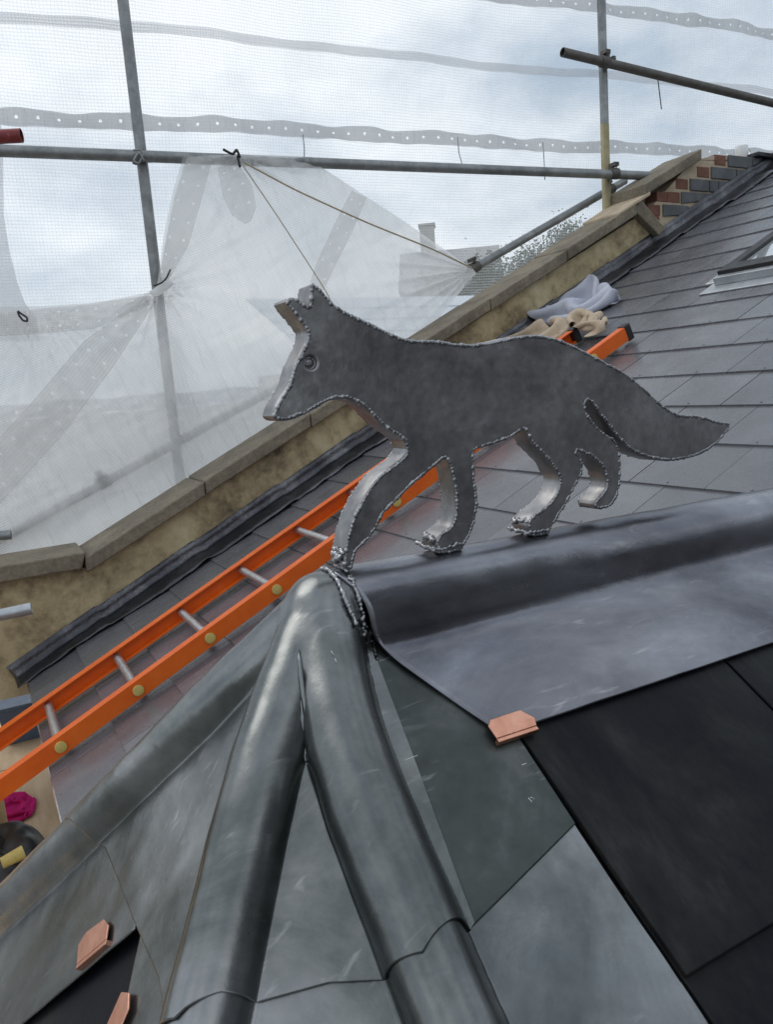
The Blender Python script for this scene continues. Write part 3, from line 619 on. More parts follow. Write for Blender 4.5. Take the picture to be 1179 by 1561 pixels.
wall_prism('mortar_bed', [(3.541, rz(3.54)-.1), (5.2, rz(5.2)-.2), (5.2, 1.20), (4.15, 1.185), (U_C, rz(U_C)+CB+.09), (3.541, rz(3.54)+CB-.03)], WV+.012, WV+.205, M['mortar'], .003)
CF, CBK = WV-.045, WV+.235
def coping_run(u0, u1, n, base, mat='coping'):
    for i in range(n):
        a, b = u0+(u1-u0)*i/n+.0025, u0+(u1-u0)*(i+1)/n-.0025; d = random.uniform(-.004, .004)
        za, zb = rz(a)+base+d, rz(b)+base+d+random.uniform(-.003, .003); t = .060
        wall_prism('coping_stone', [(a, za), (b, zb), (b, zb+t), (a, za+t)], CF+random.uniform(-.004, .004), CBK, M[mat], .006)
coping_run(U_A-.02, 3.40, 6, CB)
coping_run(U_B+.0, 3.93, 1, CB+.075)
wall_prism('coping_stone', [(3.27, rz(3.27)+CB+.061), (3.50, rz(3.5)+CB+.061), (3.50, rz(3.5)+CB+.080), (3.27, rz(3.27)+CB+.074)], CF-.005, CBK+.01, M['mortar'], .003)
wall_prism('coping_stone', [(3.385, rz(3.385)+CB+.03), (3.57, rz(3.57)+.06), (3.62, rz(3.62)+.075), (3.43, rz(3.43)+CB+.075)], CF, WV+.05, M['coping'], .006)
for i in range(4):
    a, b = U_A-.03-.42*(i+1), U_A-.03-.42*i-.004
    wall_prism('coping_stone', [(a, ZK), (b, ZK), (b+(.02 if i == 0 else 0), ZK+.064), (a, ZK+.060)], CF+random.uniform(-.004, .004), CBK, M['coping'], .006)
# bricks of the stepped upper end
def brick(u0, u1, z0, z1, mat, proud=.004):
    k = (u1-u0)/2
    def zc(u): return max(z0, rz(u)+.05)
    if zc(u1) > z1-.01: u1 = (z1-.012-.05+K)/TM
    if u1-u0 < .03: return
    o = wall_prism('brick', [(u0, zc(u0)), (u1, zc(u1)), (u1, z1), (u0, z1)], WV+.012-proud-random.uniform(0, .003), WV+.1, mat, .003)
for i, (rw, gr) in enumerate([((4.10, 4.195), [(4.215, 4.43), (4.44, 4.60)]), ((3.95, 4.05), [(4.065, 4.28), (4.29, 4.44)]), ((3.80, 3.88), [(3.835+.05, 4.04), (4.05, 4.12), (4.13, 4.3)]), ((3.70, 3.80), [(3.70+.11, 4.06)]), ((3.54, 3.64), [(3.66, 3.87)])]):
    z1 = 1.188-.0755*i; z0 = z1-.065
    if i == 2: rw = (3.77, 3.87)
    brick(rw[0], rw[1], z0+.004, z1-.004, M['brick_red'], .002)
    for a, b in gr: brick(a, b, z0, z1, M['brick_grey'], .008)
brick(3.615, 3.70, .90, .955, M['brick_red'], .002); brick(3.585, 3.635, .80, .845, M['brick_red'], .001)
wall_prism('lead_cap', [(4.44, 1.19), (5.2, 1.17), (5.2, 1.205), (4.44, 1.215)], WV-.03, WV+.22, M['flashing'], .004)
# white mug on top of the wall
mp_ = onv(1131, 214, WV+.08); mug = thing('mug', 'small white mug standing on top of the brick parapet end', 'mug', (mp_[0], mp_[1], 1.186))
v = []; f = []; nsg = 24; pr = [(.030, 0), (.034, .004), (.037, .04), (.040, .085), (.038, .087), (.036, .083), (.033, .04), (.029, .008), (0.001, .007)]
for r_, z_ in pr: v += [(mug.location.x+r_*math.cos(2*math.pi*k/nsg), mug.location.y+r_*math.sin(2*math.pi*k/nsg), 1.186+z_) for k in range(nsg)]
f = [(i*nsg+k, i*nsg+(k+1) % nsg, (i+1)*nsg+(k+1) % nsg, (i+1)*nsg+k) for i in range(len(pr)-1) for k in range(nsg)]
adopt(ob('cup', me('cup', v, f, True), M['white_ceramic']), mug)
hx, hy = math.cos(-.5), math.sin(-.5)
adopt(ob('handle', MB().tube([(mug.location.x+hx*(.037+.022*math.sin(a)), mug.location.y+hy*(.037+.022*math.sin(a)), 1.186+.045-.025*math.cos(a)) for a in np.linspace(0, math.pi, 10)], .004, 8).mesh('handle', True), M['white_ceramic']), mug)

# ------------------------------------------------------------------ ladder lying on the main roof
ladder = thing('ladder', 'orange fibreglass ladder with aluminium rungs lying up the main slate roof', 'ladder', tuple(roofpt(.3, 2.47, 0)))
RL, RRT = 2.655, 2.315
LS0, LS1 = -.75, 2.70
def rail(vc, s1, side):
    m = MB(); w = .030; h0, h1 = .022, .078; t = .006   # channel section, open towards the rungs
    m.obox((0, 0, -K), UP, (0, 1, 0), NM, (LS0, s1), (vc-side*(w/2)-t/2, vc-side*(w/2)+t/2), (h0, h1))
    m.obox((0, 0, -K), UP, (0, 1, 0), NM, (LS0, s1), tuple(sorted((vc-side*(w/2-t/2-.0005), vc+side*w/2))), (h1-t, h1))
    m.obox((0, 0, -K), UP, (0, 1, 0), NM, (LS0, s1), tuple(sorted((vc-side*(w/2-t/2-.0005), vc+side*w/2))), (h0, h0+t))
    o = adopt(bevel(ob('rail', m.mesh(), M['orange']), .0015), ladder)
    c = MB(); c.obox((0, 0, -K), UP, (0, 1, 0), NM, (s1-.012, s1+.022), (vc-w/2-.006, vc+w/2+.006), (h0-.006, h1+.006))
    adopt(bevel(ob('end_cap', c.mesh(), M['black']), .006), ladder)
rail(RRT, 2.655, 1); rail(RL, 2.70, -1)
for i in range(-3, 11):
    sd = .145+.2555*i
    if sd > 2.62: break
    m = MB(); m.tube([roofpt(sd, RRT-.012, .05), roofpt(sd, RL+.012, .05)], .0135, 12)
    adopt(ob('rung', autosmooth(m.mesh('rung')), M['alu']), ladder)
    m = MB(); m.tube([roofpt(sd, RRT-.019, .05), roofpt(sd, RRT-.0245, .05), roofpt(sd, RRT-.026, .05)], [.0165, .0165, .012], 18)
    adopt(ob('rung_plug', autosmooth(m.mesh('rung_plug')), M['yellow']), ladder)

# ------------------------------------------------------------------ cloths thrown on the roof
def heap(name, outline, height, mat, label, cat, folds=5, seed=0, planefn=None, amp=.5, nr=34, na=150, dirn=None, lift=.012):
    """cloth heap: outline given on the surface it lies on; folds run across it"""
    P = np.array([planefn(x, y) for x, y in outline]); c = P.mean(0); n = NM if dirn is None else np.array(dirn)
    t = np.linspace(0, 1, len(P)+1); Pc = np.vstack([P, P[:1]]); ta = np.linspace(0, 1, na+1)[:-1]
    E = np.stack([np.interp(ta, t, Pc[:, k]) for k in range(3)], -1)
    for _ in range(2): E = (np.roll(E, 1, 0)+2*E+np.roll(E, -1, 0))/4
    ax = P[np.argmax(np.linalg.norm(P-c, axis=1))]-c; ax /= np.linalg.norm(ax); ay = np.cross(n, ax)
    V = []; rg = np.random.default_rng(seed)
    for i in range(nr):
        s = (i+.0)/(nr-1); q = c+(E-c)*s
        x, y = (q-c)@ax, (q-c)@ay; w = folds
        prof = (1-s**3.6)**.7
        fold = np.abs(np.sin((y+.3*x)*w*13+1.1*np.sin(x*9+seed)+.3*np.sin(x*31)))
        fold = .85*fold**.6+.10*np.abs(np.sin(x*15-y*31+1.7*np.sin(y*24)))+.06*np.sin(x*70+y*40)
        h = height*prof*(1-amp+amp*fold)+lift*(1 if s < .999 else 0)-(.004 if s > .999 else 0)
        V += list(q+n[None]*h[:, None])
    f = [(i*na+k, i*na+(k+1) % na, (i+1)*na+(k+1) % na, (i+1)*na+k) for i in range(nr-1) for k in range(na)]
    m = me(name, V, f, True); bmx = bmesh.new(); bmx.from_mesh(m); bmesh.ops.remove_doubles(bmx, verts=bmx.verts, dist=1e-5); bmesh.ops.recalc_face_normals(bmx, faces=bmx.faces); bmx.to_mesh(m); bmx.free()
    m.polygons.foreach_set('use_smooth', [True]*len(m.polygons))
    o = ob(name, m, M[mat], None, label, cat)
    return o
def crumpled(name, outline, mat, label, cat, slack=1.5, seed=0, planefn=None, dirn=None, base=.008, h0=.05, n=34, steps=150, flat=1.0):
    """cloth pushed together until it buckles into folds, settled on the surface it lies on"""
    P = np.array([planefn(x, y) for x, y in outline]); c = P.mean(0); nrm = NM if dirn is None else np.array(dirn, float)
    ax = P[np.argmax(np.linalg.norm(P-c, axis=1))]-c; ax /= np.linalg.norm(ax); ay = np.cross(nrm, ax)
    X, Y = (P-c)@ax, (P-c)@ay; x0, x1, y0, y1 = X.min(), X.max(), Y.min(), Y.max()
    m_ = max(14, int(n*(y1-y0)/(x1-x0)*1.25)); rg = np.random.default_rng(seed)
    gx, gy = np.meshgrid(np.linspace(x0, x1, n), np.linspace(y0, y1, m_), indexing='ij'); sx, sy = (x1-x0)/(n-1)*slack, (y1-y0)/(m_-1)*slack
    f = 2*math.pi/(x1-x0); ang = rg.uniform(-.6, .6)
    h = h0*(.6+.5*np.sin(f*1.6*(gx*math.sin(ang)+gy*2.2)+rg.uniform(0, 6))+.35*np.sin(f*2.7*(gx-.6*gy)+rg.uniform(0, 6))+.2*rg.normal(size=gx.shape))
    p = np.stack([gx, gy, np.maximum(h, .004)], -1); pr = p.copy(); lo, hi = np.array([x0, y0]), np.array([x1, y1]); mid, half = (lo+hi)/2, (hi-lo)/2
    sets = [((1, 0), sx, .5), ((0, 1), sy, .5), ((1, 1), math.hypot(sx, sy), .25), ((1, -1), math.hypot(sx, sy), .25), ((2, 0), 2*sx, .10), ((0, 2), 2*sy, .10)]
    for it in range(steps):
        v = (p-pr)*.93; pr = p.copy(); p = p+v; p[..., 2] -= .00045*flat
        for _ in range(5):
            for (di, dj), L0, kf in sets:
                a_ = p[:n-di, max(0, -dj):m_-max(0, dj)]; b_ = p[di:, max(0, dj):m_-max(0, -dj)]
                d = b_-a_; L_ = np.linalg.norm(d, axis=-1, keepdims=True)+1e-9; q = d*(1-L0/L_)*.5*kf; a_ += q; b_ -= q
        e = (p[..., :2]-mid)/half; r = np.linalg.norm(np.abs(e)**1.5, axis=-1)**(1/1.5); k_ = np.where(r > 1, 1/r, 1)[..., None]
        p[..., :2] = mid+e*k_*half
        low = p[..., 2] < .004; p[..., 2] = np.maximum(p[..., 2], .004); p[low, :2] = pr[low, :2]*.7+p[low, :2]*.3
    W_ = c+p[..., 0:1]*ax+p[..., 1:2]*ay+(p[..., 2:3]+base)*nrm
    fc = [(i*m_+j, (i+1)*m_+j, (i+1)*m_+j+1, i*m_+j+1) for i in range(n-1) for j in range(m_-1)]
    o = ob(name, me(name, W_.reshape(-1, 3), fc, True), M[mat], None, label, cat); solid(o, .004, 0)
    q = o.modifiers.new('subdivide', 'SUBSURF'); q.levels = 1; q.render_levels = 1
    return o
roofpx = lambda h: (lambda x, y: onplane(x, y, np.array([0, 0, -K])+NM*h, NM))
crumpled('towel', [(806, 494), (812, 478), (838, 468), (878, 460), (908, 452), (926, 456), (930, 472), (914, 486), (880, 497), (845, 506), (816, 504)], 'cloth_grey', 'pale grey towel crumpled on the slates above the ladder top', 'towel', slack=1.36, seed=3, planefn=roofpx(.0), h0=.085, flat=.7)
crumpled('dust_sheet', [(745, 532), (785, 516), (812, 508), (842, 510), (866, 504), (884, 508), (864, 522), (830, 542), (780, 548)], 'cloth_beige', 'beige dust sheet bunched behind the fox beside the towel', 'cloth', slack=1.3, seed=5, planefn=roofpx(.0), h0=.05)
crumpled('rag', [(868, 502), (884, 486), (905, 482), (926, 488), (933, 500), (918, 512), (900, 510), (880, 514)], 'cloth_beige', 'small twisted beige rag hanging over the black ladder end cap', 'rag', slack=1.5, seed=8, planefn=roofpx(.05), h0=.05, n=26)

# ------------------------------------------------------------------ scaffolding behind the parapet
SL = math.radians(3.85); NS = np.array([math.sin(SL), math.cos(SL), 0]); ES = np.array([math.cos(SL), -math.sin(SL), 0])
VS = 3.72
def ons(x, y, off=0.0): return onplane(x, y, (0, VS+off, 0), NS)
TR = .0242
def pole(label, pts, mat, rad=TR, clamps=(), group=None, name='scaffold_tube'):
    pts = [np.array(p, float) for p in pts]
    o = thing(name, label, 'scaffold tube', tuple(pts[0]), group)
    d = unit(pts[-1]-pts[0])
    adopt(ob('tube', autosmooth(MB().tube(pts, rad, 20, inner=.86).mesh('tube'), 50), M[mat]), o)
    for c in clamps:                          # coupler: split collar, bolt and hinge lug
        c = np.array(c, float); m = MB(); m.tube([c-d*.026, c+d*.026], rad+.007, 18)
        k = ob('coupler', autosmooth(m.mesh('coupler'), 40), M['steel_rust']); adopt(k, o)
        s = unit(np.cross(d, NS)); m = MB(); m.tube([c+s*(rad+.004)+NS*-.02, c+s*(rad+.03)-NS*.03], .007, 8); m.obox(c+s*(rad+.02), d, s, NS, (-.016, .016), (-.008, .012), (-.03, .02))
        b = ob('coupler_bolt', m.mesh(), M['steel_rust']); adopt(b, k)
    return o
up_l = [ons(186, -60), ons(268, 700)]; up_l[1] = np.array([up_l[0][0]*.0+ons(240, 440)[0], ons(240, 440)[1], -2.2]); up_l[0][0] = ons(205, 150)[0]; up_l[0][2] = 2.6
pole('grey galvanised scaffold upright wrapped by the tied net, crossing the ledger', [up_l[0], up_l[1]], 'steel', clamps=[ons(212, 240)])
zl = float(np.mean([ons(x, y)[2] for x, y in ((0, 232), (210, 240), (700, 257), (980, 268))]))
pl0, pl1 = ons(-200, 226, -.052), ons(990, 268, -.052)
pl0[2] = ons(0, 232, -.052)[2]; pl1[2] = ons(980, 268, -.052)[2]
pole('long level grey scaffold ledger carrying the top of the draped net', [pl0, pl1], 'steel', clamps=[ons(936, 265, -.052)])
a, b = ons(918, 100), ons(927, 300); ux = (a[0]+b[0])/2
po = pole('scaffold upright stained ochre at its foot, standing behind the stepped coping', [(ux, a[1], 3.0), (ux, a[1], -1.5)], 'steel', clamps=[ons(922, 92)])
adopt(ob('stained_foot', MB().tube([(ux, a[1], ons(922, 190)[2]), (ux, a[1], -1.49)], TR+.0008, 20).mesh('stained_foot', True), M['steel_paint']), po)
pole('dark brown scaffold tube with open end clamped high on the ochre upright', [ons(858, 80, -.06), ons(1300, 187, -.06)], 'steel_rust', clamps=[ons(922, 95, -.06)])
pole('grey raking scaffold tube rising beside the coping to the ochre upright', [onv(716, 413, 3.60), onv(953, 276, 3.60)], 'steel', clamps=[onv(724, 408, 3.60), onv(930, 290, 3.6)], rad=.0225)
pole('raking scaffold tube seen dimly through the milky draped net', [onv(-30, 838, 3.66), onv(428, 588, 3.66)], 'steel', clamps=[onv(158, 734, 3.66)], rad=.0225)
rt = onv(16, 206, 3.2)
pole('red painted scaffold tube end above the level ledger', [np.array([rt[0]-1.2, rt[1]+.5, rt[2]-.02]), onv(33, 207, 3.2)], 'red_paint')
st = onv(20, 815, 3.5)
pole('dark grey scaffold tube stub above the level coping', [st+np.array([-1.0, .15, .03]), onv(17, 815, 3.5)], 'steel', rad=.02)
st = onv(40, 928, 3.05)
pole('bright silver scaffold tube stub in front of the rendered wall', [st+np.array([-1.0, .1, -.06]), onv(48, 927, 3.05)], 'steel_bright', rad=.0225)

# ------------------------------------------------------------------ debris netting
def sheet_mesh(name, P, uvs):                 # P: (n,m,3), uvs: (n,m,2)
    n, m_ = P.shape[:2]
    f = [(i*m_+j, i*m_+j+1, (i+1)*m_+j+1, (i+1)*m_+j) for i in range(n-1) for j in range(m_-1)]
    m = me(name, P.reshape(-1, 3), f, True); uv = m.uv_layers.new(name='UVMap'); U = uvs.reshape(-1, 2)
    uv.data.foreach_set('uv', np.array([U[l.vertex_index] for l in m.loops]).ravel()); return m
OFF = .11
def net_pt(a, z, w=0.0): return np.array([0, VS+OFF+w, 0])*1.0+ES*a+np.array([0, 0, z])+NS*0
def net_bulge(A, Z): return .018*np.sin(A*2.1+Z*1.3)+.012*np.sin(A*5.0+3.5*Z)+.006*np.sin(A*11-Z*13)+.004*np.sin(A*23+Z*31)
A_, Z_ = np.meshgrid(np.linspace(-2.5, 9, 240), np.linspace(-1.2, 4.2, 120))
def net_grid(A, Z, extra=0.0):
    P = np.zeros(A.shape+(3,)); P[..., 0] = ES[0]*A; P[..., 1] = VS+OFF+ES[1]*A+net_bulge(A, Z)+extra; P[..., 2] = Z; return P
net = thing('debris_net', 'translucent white woven debris net closing off the whole scaffold', 'netting', (2, VS+OFF, -1.2))
adopt(ob('net_cloth', sheet_mesh('net_cloth', net_grid(A_, Z_), np.stack([A_, Z_], -1)), M['net']), net)
def band(z0, z1, a0, a1, mat, nm, scallop=0.0, ph=0.0):
    A, T = np.meshgrid(np.linspace(a0, a1, 420), np.linspace(-.5, .5, 9)); zc = z0+(z1-z0)*(A-a0)/(a1-a0); w = .068 if scallop else .045
    tw = .16*np.sin(A*16+ph)+.1*np.sin(A*37+ph)
    Z = zc+T*w*(1+(tw*.5 if scallop else 0))+scallop*np.sin(A*16+ph+.8)*.10
    P = net_grid(A, Z, -.014-scallop*np.sin(A*16+ph+T*2.4)*.35)
    adopt(ob(nm, sheet_mesh(nm, P, np.stack([A, T*w], -1)), M[mat]), net)
zb2 = ons(0, 191, OFF)[2]; zb2b = ons(1000, 234, OFF)[2]
band(zb2, zb2+(zb2b-zb2)*2.2, -2.4, 9, 'net_band', 'eyelet_band', .022, .3)
zb3 = ons(780, 2, OFF)[2]; zb3b = ons(1179, 53, OFF)[2]
band(zb3-.06, zb3b+.06, -2.4, 9, 'net_band', 'eyelet_band', .022, 2.0)
zb1 = ons(0, 39, OFF)[2]; zb1b = ons(900, 118, OFF)[2]
band(zb1, zb1+(zb1b-zb1)*2.2, -2.4, 9, 'net_seam', 'net_seam')
band(zb2-1.2, zb2-1.2, -2.4, 9, 'net_band', 'eyelet_band', .022, 1.0)

# draped inner sheet, tied to the upright and the ledger
TOP = [(-500, 530), (0, 478), (60, 471), (140, 463), (228, 446), (240, 436), (252, 372), (266, 300), (285, 240), (325, 237), (370, 236), (420, 238), (465, 240), (510, 268), (560, 301), (610, 333), (660, 368), (722, 411)]
BOT = [(-500, 990), (0, 890), (40, 880), (90, 876), (140, 860), (170, 846), (200, 830), (240, 806), (290, 778), (330, 750), (370, 722), (410, 697), (450, 668), (500, 632), (560, 590), (610, 548), (660, 496), (726, 416)]
TIES = [(240, 440), (366, 240), (722, 411), (60, 471)]
nu_, nv_ = 300, 150
tt = np.linspace(0, 1, nu_)
def polyline(pl_, t):
    p = np.array(pl_, float); k = np.linspace(0, 1, len(p)); return np.c_[np.interp(t, k, p[:, 0]), np.interp(t, k, p[:, 1])]
a, b = polyline(TOP, tt), polyline(BOT, tt)
S = np.linspace(0, 1, nv_)[:, None, None]; pix = a[None]*(1-S)+b[None]*S
def sheet_point(x, y, extra=0.0):
    o = 0.0
    for i, (tx, ty) in enumerate(TIES):
        an = math.atan2(y-ty, x-tx); d = math.hypot(x-tx, y-ty)
        o += .012*math.sin(an*(17+5*i)+i)*math.exp(-d/190.)*min(1, d/25.)+.006*math.sin(an*(41+7*i))*math.exp(-d/120.)*min(1, d/25.)
    o *= .6+.4*math.sin(x*.017+y*.023)
    o += .010*math.sin(x*.021+y*.013)+.006*math.sin(x*.043-y*.031)+.006*abs(math.sin(x*.031+y*.057+2*math.sin(x*.013)))+.004*abs(math.sin(x*.083-y*.041+2.3*math.sin(y*.021)))+.002*math.sin(x*.15+y*.19+3*math.sin(y*.05))
    return ons(x, y, -.085+o+extra)
SP = np.array([[sheet_point(x, y) for x, y in row] for row in pix])
UVs = np.stack([SP[..., 0]*.94+SP[..., 2]*.34, SP[..., 2]*.94-SP[..., 0]*.34], -1)
drape = thing('draped_net_sheet', 'milky net sheet draped from the ledger and knotted round the grey upright', 'netting', tuple(ons(240, 860, -.085)))
adopt(ob('sheet_cloth', sheet_mesh('sheet_cloth', SP, UVs), M['sheet']), drape)
def sheet_band(c0, w0, nm='eyelet_band', mat='sheet_band', extra=-.008):
    c = np.array(c0, float); k = np.linspace(0, 1, len(c)); t = np.linspace(0, 1, 90); q = np.c_[np.interp(t, k, c[:, 0]), np.interp(t, k, c[:, 1])]
    for _ in range(3): q[1:-1] = (q[:-2]+2*q[1:-1]+q[2:])/4
    tg = np.gradient(q, axis=0); tg /= np.linalg.norm(tg, axis=1)[:, None]; nn = np.c_[-tg[:, 1], tg[:, 0]]; w = np.interp(t, np.linspace(0, 1, len(w0)), w0)
    r_ = np.linspace(-.5, .5, 7); PX = q[None]+nn[None]*(r_[:, None, None]*w[None, :, None])
    P = np.array([[sheet_point(x, y, extra) for x, y in row] for row in PX])
    ln = np.r_[0, np.cumsum(np.linalg.norm(np.diff(P[3], axis=0), axis=1))]
    UV = np.stack([np.repeat(ln[None], 7, 0), np.repeat((r_*.115)[:, None], 90, 1)], -1)
    adopt(ob(nm, sheet_mesh(nm, P, UV), M[mat]), drape)
sheet_band([(302, 240), (285, 300), (268, 370), (245, 436)], [44, 46, 40, 12])
sheet_band([(232, 455), (150, 540), (70, 640), (-40, 760)], [16, 60, 68, 70])
sheet_band([(548, 296), (525, 345), (496, 405), (470, 470)], [26, 30, 28, 20])
sheet_band([(345, 250), (362, 290), (372, 322), (378, 340)], [30, 48, 40, 10], extra=-.012)
sheet_band([(-40, 492), (60, 488), (140, 482), (226, 458)], [46, 42, 40, 14])
# gathered knot round the upright
m = MB(); kc = [sheet_point(228+6*i, 446-2*i+3*math.sin(i), -.03) for i in range(7)]; m.tube(kc, [.006, .014, .019, .016, .020, .014, .005], 12)
adopt(ob('knot', m.mesh('knot', True), M['sheet']), drape)
fl = [(-40, 60), (4, 200), (6, 330), (14, 380), (26, 430), (38, 462), (56, 486), (60, 520)]
q = polyline(fl, np.linspace(0, 1, 90)); S2 = np.linspace(0, 1, 24)[:, None, None]; lft = q.copy(); lft[:, 0] = -420
pix2 = lft[None]*(1-S2)+q[None]*S2
FP = np.array([[ons(x, y, .03+.014*math.sin(y*.06+x*.02)+.01*math.sin(x*.09)) for x, y in row] for row in pix2])
flap = ob('net_flap', sheet_mesh('net_flap', FP, np.stack([FP[..., 0], FP[..., 2]], -1)), M['net_seam'], None, 'narrow overlapping strip of net hanging left of the grey upright', 'netting')

# cords and ties
def cord(label, pts, r, mat, cat='cord', group=None, name='cord'):
    p = np.array([np.array(q, float) for q in pts]); k = np.linspace(0, 1, len(p)); t = np.linspace(0, 1, max(12, 6*len(p)))
    q = np.stack([np.interp(t, k, p[:, i]) for i in range(3)], -1)
    for _ in range(2): q[1:-1] = (q[:-2]+2*q[1:-1]+q[2:])/4
    return ob(name, MB().tube(list(q), r, 8).mesh(name, True), M[mat], None, label, cat, group)
cord('tan cord running from the ledger tie down to the raking tube', [sheet_point(372, 248, -.02), sheet_point(450, 290, -.02), sheet_point(560, 340, -.02), sheet_point(660, 380, -.02), sheet_point(722, 410, -.02)], .0042, 'rope')
cord('grey cord running from the ledger tie down behind the fox ears', [sheet_point(370, 252, -.02), sheet_point(420, 325, -.02), sheet_point(495, 440, -.02), sheet_point(520, 490, -.02)], .0026, 'rope')
cord('black plastic tie knotted round the ledger', [ons(340, 228, -.13), ons(355, 236, -.13), ons(361, 228, -.13), ons(366, 240, -.13), ons(362, 238, -.12), ons(366, 255, -.13)], .006, 'black', 'cable tie', name='cable_tie')
cord('black loop tie on the net flap left of the upright', [ons(27, 474, -.13), ons(33, 479, -.13), ons(41, 484, -.13), ons(42, 490, -.13), ons(35, 489, -.13), ons(29, 481, -.13), ons(27, 475, -.13)], .004, 'black', 'cable tie', name='cable_tie')
cord('thin black tie sticking out of the net knot on the upright', [ons(234, 436, -.13), ons(246, 432, -.14), ons(254, 424, -.14), ons(260, 411, -.14)], .0035, 'black', 'cable tie', name='cable_tie')
for x0, y0, x1, y1, lb in ((462, 206, 464, 244, 'thin grey tie to the ledger at the top corner of the draped net'), (698, 210, 707, 258, 'thin grey tie with a bent top hanging midway along the bare ledger'), (828, 218, 831, 274, 'thin grey tie dangling below the ledger beside the ochre upright')):
    cord(lb, [ons(x0, y0, .08), ons(x0+2, (y0+y1)/2, .02), ons(x1, y1, -.085)], .0028, 'steel', 'cable tie', 'ties along the ledger', 'cable_tie')
cord('thin dark tie dangling below the high brown tube', [ons(1003, 118, -.09), ons(1006, 142, -.09), ons(1009, 167, -.09)], .003, 'black', 'cable tie', name='cable_tie')
cord('wire lashing twisted round the ledger and grey upright', [ons(203, 230, -.09), ons(214, 228, -.09), ons(219, 235, -.09), ons(212, 250, -.09), ons(203, 246, -.09), ons(212, 232, -.095), ons(220, 246, -.09)], .0045, 'steel', 'wire', name='wire_lashing')

# ------------------------------------------------------------------ working platform below the eaves
DZ = -1.42
deck = thing('scaffold_platform', 'tan plywood working platform below the slate eaves', 'platform', (-.5, 2.5, DZ))
for i in range(3):
    m = MB(); m.box(-1.5, .16, .9+1.22*i, .9+1.22*i+1.214, DZ-.02, DZ+random.uniform(-.001, .001)); adopt(bevel(ob('plywood_sheet', m.mesh(), M['ply']), .002), deck)
deckpx = lambda x, y: onz(x, y, DZ)
crumpled('pink_cloth', [(-40, 1262), (-15, 1222), (15, 1214), (42, 1216), (58, 1226), (42, 1250), (10, 1264)], 'cloth_pink', 'bright pink cloth bundled on the plywood platform', 'cloth', slack=1.45, seed=4, planefn=deckpx, dirn=(0, 0, 1), h0=.05, base=.003)
bagp = onz(10, 1330, DZ); 
heap('tool_bag', [(-90, 1400), (-60, 1300), (0, 1285), (50, 1285), (80, 1300), (90, 1340), (60, 1400)], .13, 'black', 'black tool bag slumped on the platform below the pink cloth', 'bag', folds=1.6, seed=9, planefn=deckpx, amp=.35, dirn=(0, 0, 1), lift=.004)
c = onz(20, 1310, DZ+.14); m = MB(); m.tube([c+np.array([-.03, 0, 0]), c+np.array([.03, .01, .008])], [.016, .02], 12)
ob('hammer', autosmooth(m.mesh('hammer')), M['yellow'], None, 'yellow hammer grip poking out of the black bag', 'tool')
c = onz(46, 1128, DZ); crate = thing('crate', 'slate blue plastic crate standing on the platform behind the ladder', 'crate', tuple(c))
m = MB(); m.hexa([c+np.array(q) for q in ((-.09, 0, 0), (.07, 0, 0), (.07, .16, 0), (-.09, .16, 0), (-.11, -.02, .16), (.09, -.02, .16), (.09, .18, .16), (-.11, .18, .16))]); adopt(bevel(ob('box', m.mesh(), M['blue_box']), .006), crate)
m = MB(); m.box(c[0]-.122, c[0]+.102, c[1]-.032, c[1]+.192, DZ+.1605, DZ+.178); adopt(bevel(ob('lid', m.mesh(), M['blue_box']), .006), crate)
c = onv(4, 1050, 2.75); m = MB(); m.box(c[0]-.2, c[0]-.05, 2.75, 2.79, DZ, -.80)
bevel(ob('timber_board', m.mesh(), M['timber'], None, 'pale upright timber board at the corner of the platform', 'board'), .003)

# ------------------------------------------------------------------ far surroundings glimpsed through the net
def tree(label, x, y, top, rad, seed):
    t = thing('tree', label, 'tree', (x, y, -9)); rg = np.random.default_rng(seed)
    m = MB(); m.tube([(x, y, -9), (x+.1, y, -4), (x+.2, y+.1, top-rad)], [.35, .26, .1], 10)
    for k in range(7):
        an = rg.uniform(0, 6.28); z0 = rg.uniform(-4, top-rad*1.1); m.tube([(x+.1, y, z0), (x+rad*.4*math.cos(an), y+rad*.4*math.sin(an), z0+rad*.5), (x+rad*.8*math.cos(an), y+rad*.8*math.sin(an), z0+rad*.8)], [.12, .08, .03], 6)
    adopt(ob('trunk', m.mesh('trunk', True), M['bark']), t)
    n = 45000; cl = rg.normal(size=(26, 3)); cl /= np.linalg.norm(cl, axis=1)[:, None]; cl *= rg.uniform(.35, .95, (26, 1))*np.array([rad, rad, rad*1.25]); cl += np.array([x, y, top-rad*1.25])
    idx = rg.integers(0, 26, n); P = cl[idx]+rg.normal(size=(n, 3))*rad*.115
    d1_ = rg.normal(size=(n, 3)); d1_ /= np.linalg.norm(d1_, axis=1)[:, None]; d2_ = np.cross(d1_, rg.normal(size=(n, 3))); d2_ /= np.linalg.norm(d2_, axis=1)[:, None]; s = rg.uniform(.05, .10, (n, 1))
    V = np.stack([P-d1_*s, P+d2_*s*.6, P+d1_*s, P-d2_*s*.6], 1).reshape(-1, 3)
    adopt(ob('crown', me('crown', V, [(4*i, 4*i+1, 4*i+2, 4*i+3) for i in range(n)]), M['leaf']), t)
def far(x, y, d): r_ = ray(x, y); return r_*(d/math.hypot(r_[0], r_[1]))
for i, (x, y, d, rad, lb) in enumerate([(740, 372, 34, 3.6, 'broad tree standing beyond the net left of the ochre upright'), (850, 338, 40, 4.2, 'taller rounded tree beyond the net close to the ochre upright')]):
    p = far(x, y, d); tree(lb, p[0], p[1], p[2], rad, 20+i)
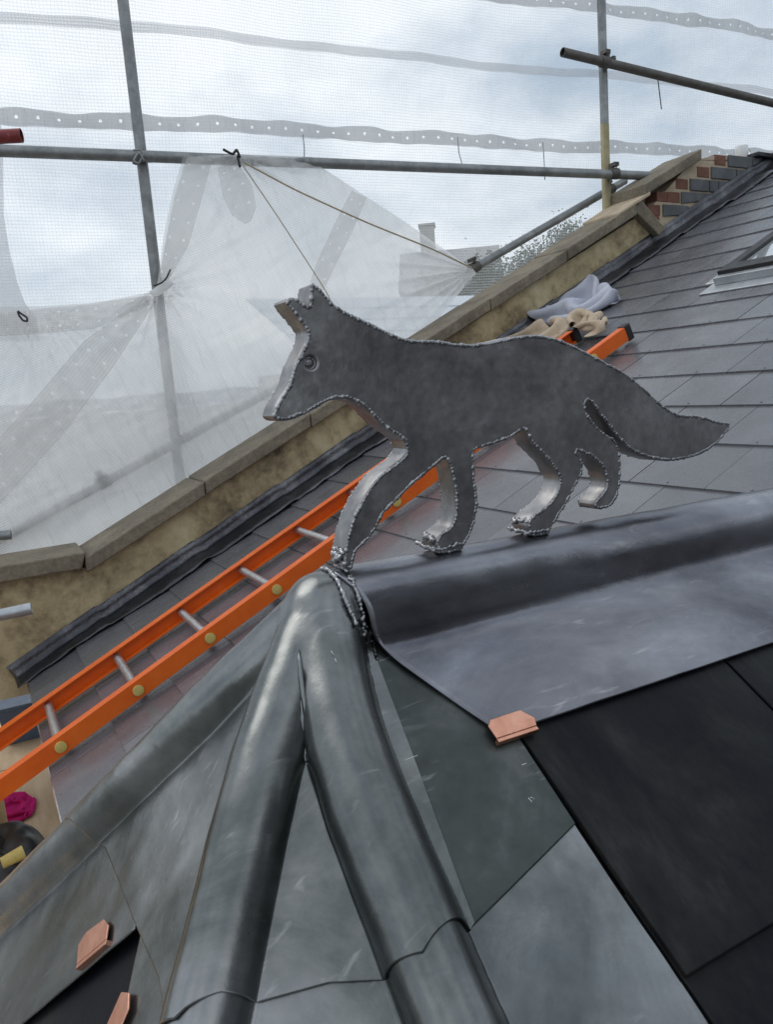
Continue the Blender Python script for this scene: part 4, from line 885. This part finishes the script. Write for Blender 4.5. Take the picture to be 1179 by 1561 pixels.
def house(label, x0, x1, ytop, d, chim, nwin):
    a, b = far(x0, ytop, d), far(x1, ytop, d); zt = a[2]; h = thing('house', label, 'house', (a[0], a[1], -9))
    e = b-a; e[2] = 0; L_ = np.linalg.norm(e); e /= L_; nrm = np.array([-e[1], e[0], 0]); o = np.array([a[0], a[1], 0])
    ev = zt-3.0; m = MB(); m.obox(o, e, nrm, (0, 0, 1), (0, L_), (0, 8), (-9, ev)); adopt(ob('wall', m.mesh(), M['house_wall']), h)
    g = lambda s, w, z: o+e*s+nrm*w+np.array([0, 0, z])
    m = MB(); m.add([g(-.3, -.4, ev-.1), g(L_+.3, -.4, ev-.1), g(L_+.3, 4, zt), g(-.3, 4, zt), g(L_+.3, 8.4, ev-.1), g(-.3, 8.4, ev-.1)], [(0, 1, 2, 3), (3, 2, 4, 5), (1, 4, 2), (0, 3, 5)]); rf = adopt(ob('roof', m.mesh(), M['house_roof']), h)
    for s in chim:
        m = MB(); m.obox(o, e, nrm, (0, 0, 1), (s, s+1.0), (3.4, 4.6), (zt-.8, zt+1.6)); m.obox(o, e, nrm, (0, 0, 1), (s-.08, s+1.08), (3.32, 4.68), (zt+1.6, zt+1.75)); adopt(ob('chimney', m.mesh(), M['house_wall']), rf)
    for k in range(nwin):
        for zz_ in (ev-1.9, ev-4.6, ev-7.3):
            s = L_*(k+.5)/nwin; m = MB(); m.obox(o, e, nrm, (0, 0, 1), (s-.6, s+.6), (-.06, .02), (zz_-.7, zz_+.8)); w = adopt(ob('window', m.mesh(), M['white_ceramic']), h)
            m = MB(); m.obox(o, e, nrm, (0, 0, 1), (s-.5, s+.5), (-.075, -.061), (zz_-.6, zz_+.7)); adopt(ob('pane', m.mesh(), M['glass']), w)
house('haze-faded house with a chimney glimpsed through the net above the draped sheet', 610, 760, 372, 52, (1.2,), 3)
# neighbour's pale sheet roof just over the coping
p0 = onv(640, 488, 9.0); nb = thing('neighbour_roof', 'pale bluish metal sheet roof just visible over the coping', 'roof', (p0[0], 9.0, p0[2]-1))
for i in range(5):
    m = MB(); z0 = p0[2]-.5+.22*i; y0 = 9.0+.5*i; m.obox((p0[0]-1.5, y0, z0), (1, 0, 0), unit((0, .5, .20)), unit((0, -.20, .5)), (0, 4.2), (0, .58), (0, .02)); adopt(ob('roof_sheet', m.mesh(), M['pale_panel']), nb)
m = MB(); m.box(p0[0]-1.45, p0[0]+2.65, 9.05, 11.5, -9, p0[2]-.55); adopt(ob('wall', m.mesh(), M['house_wall']), nb)
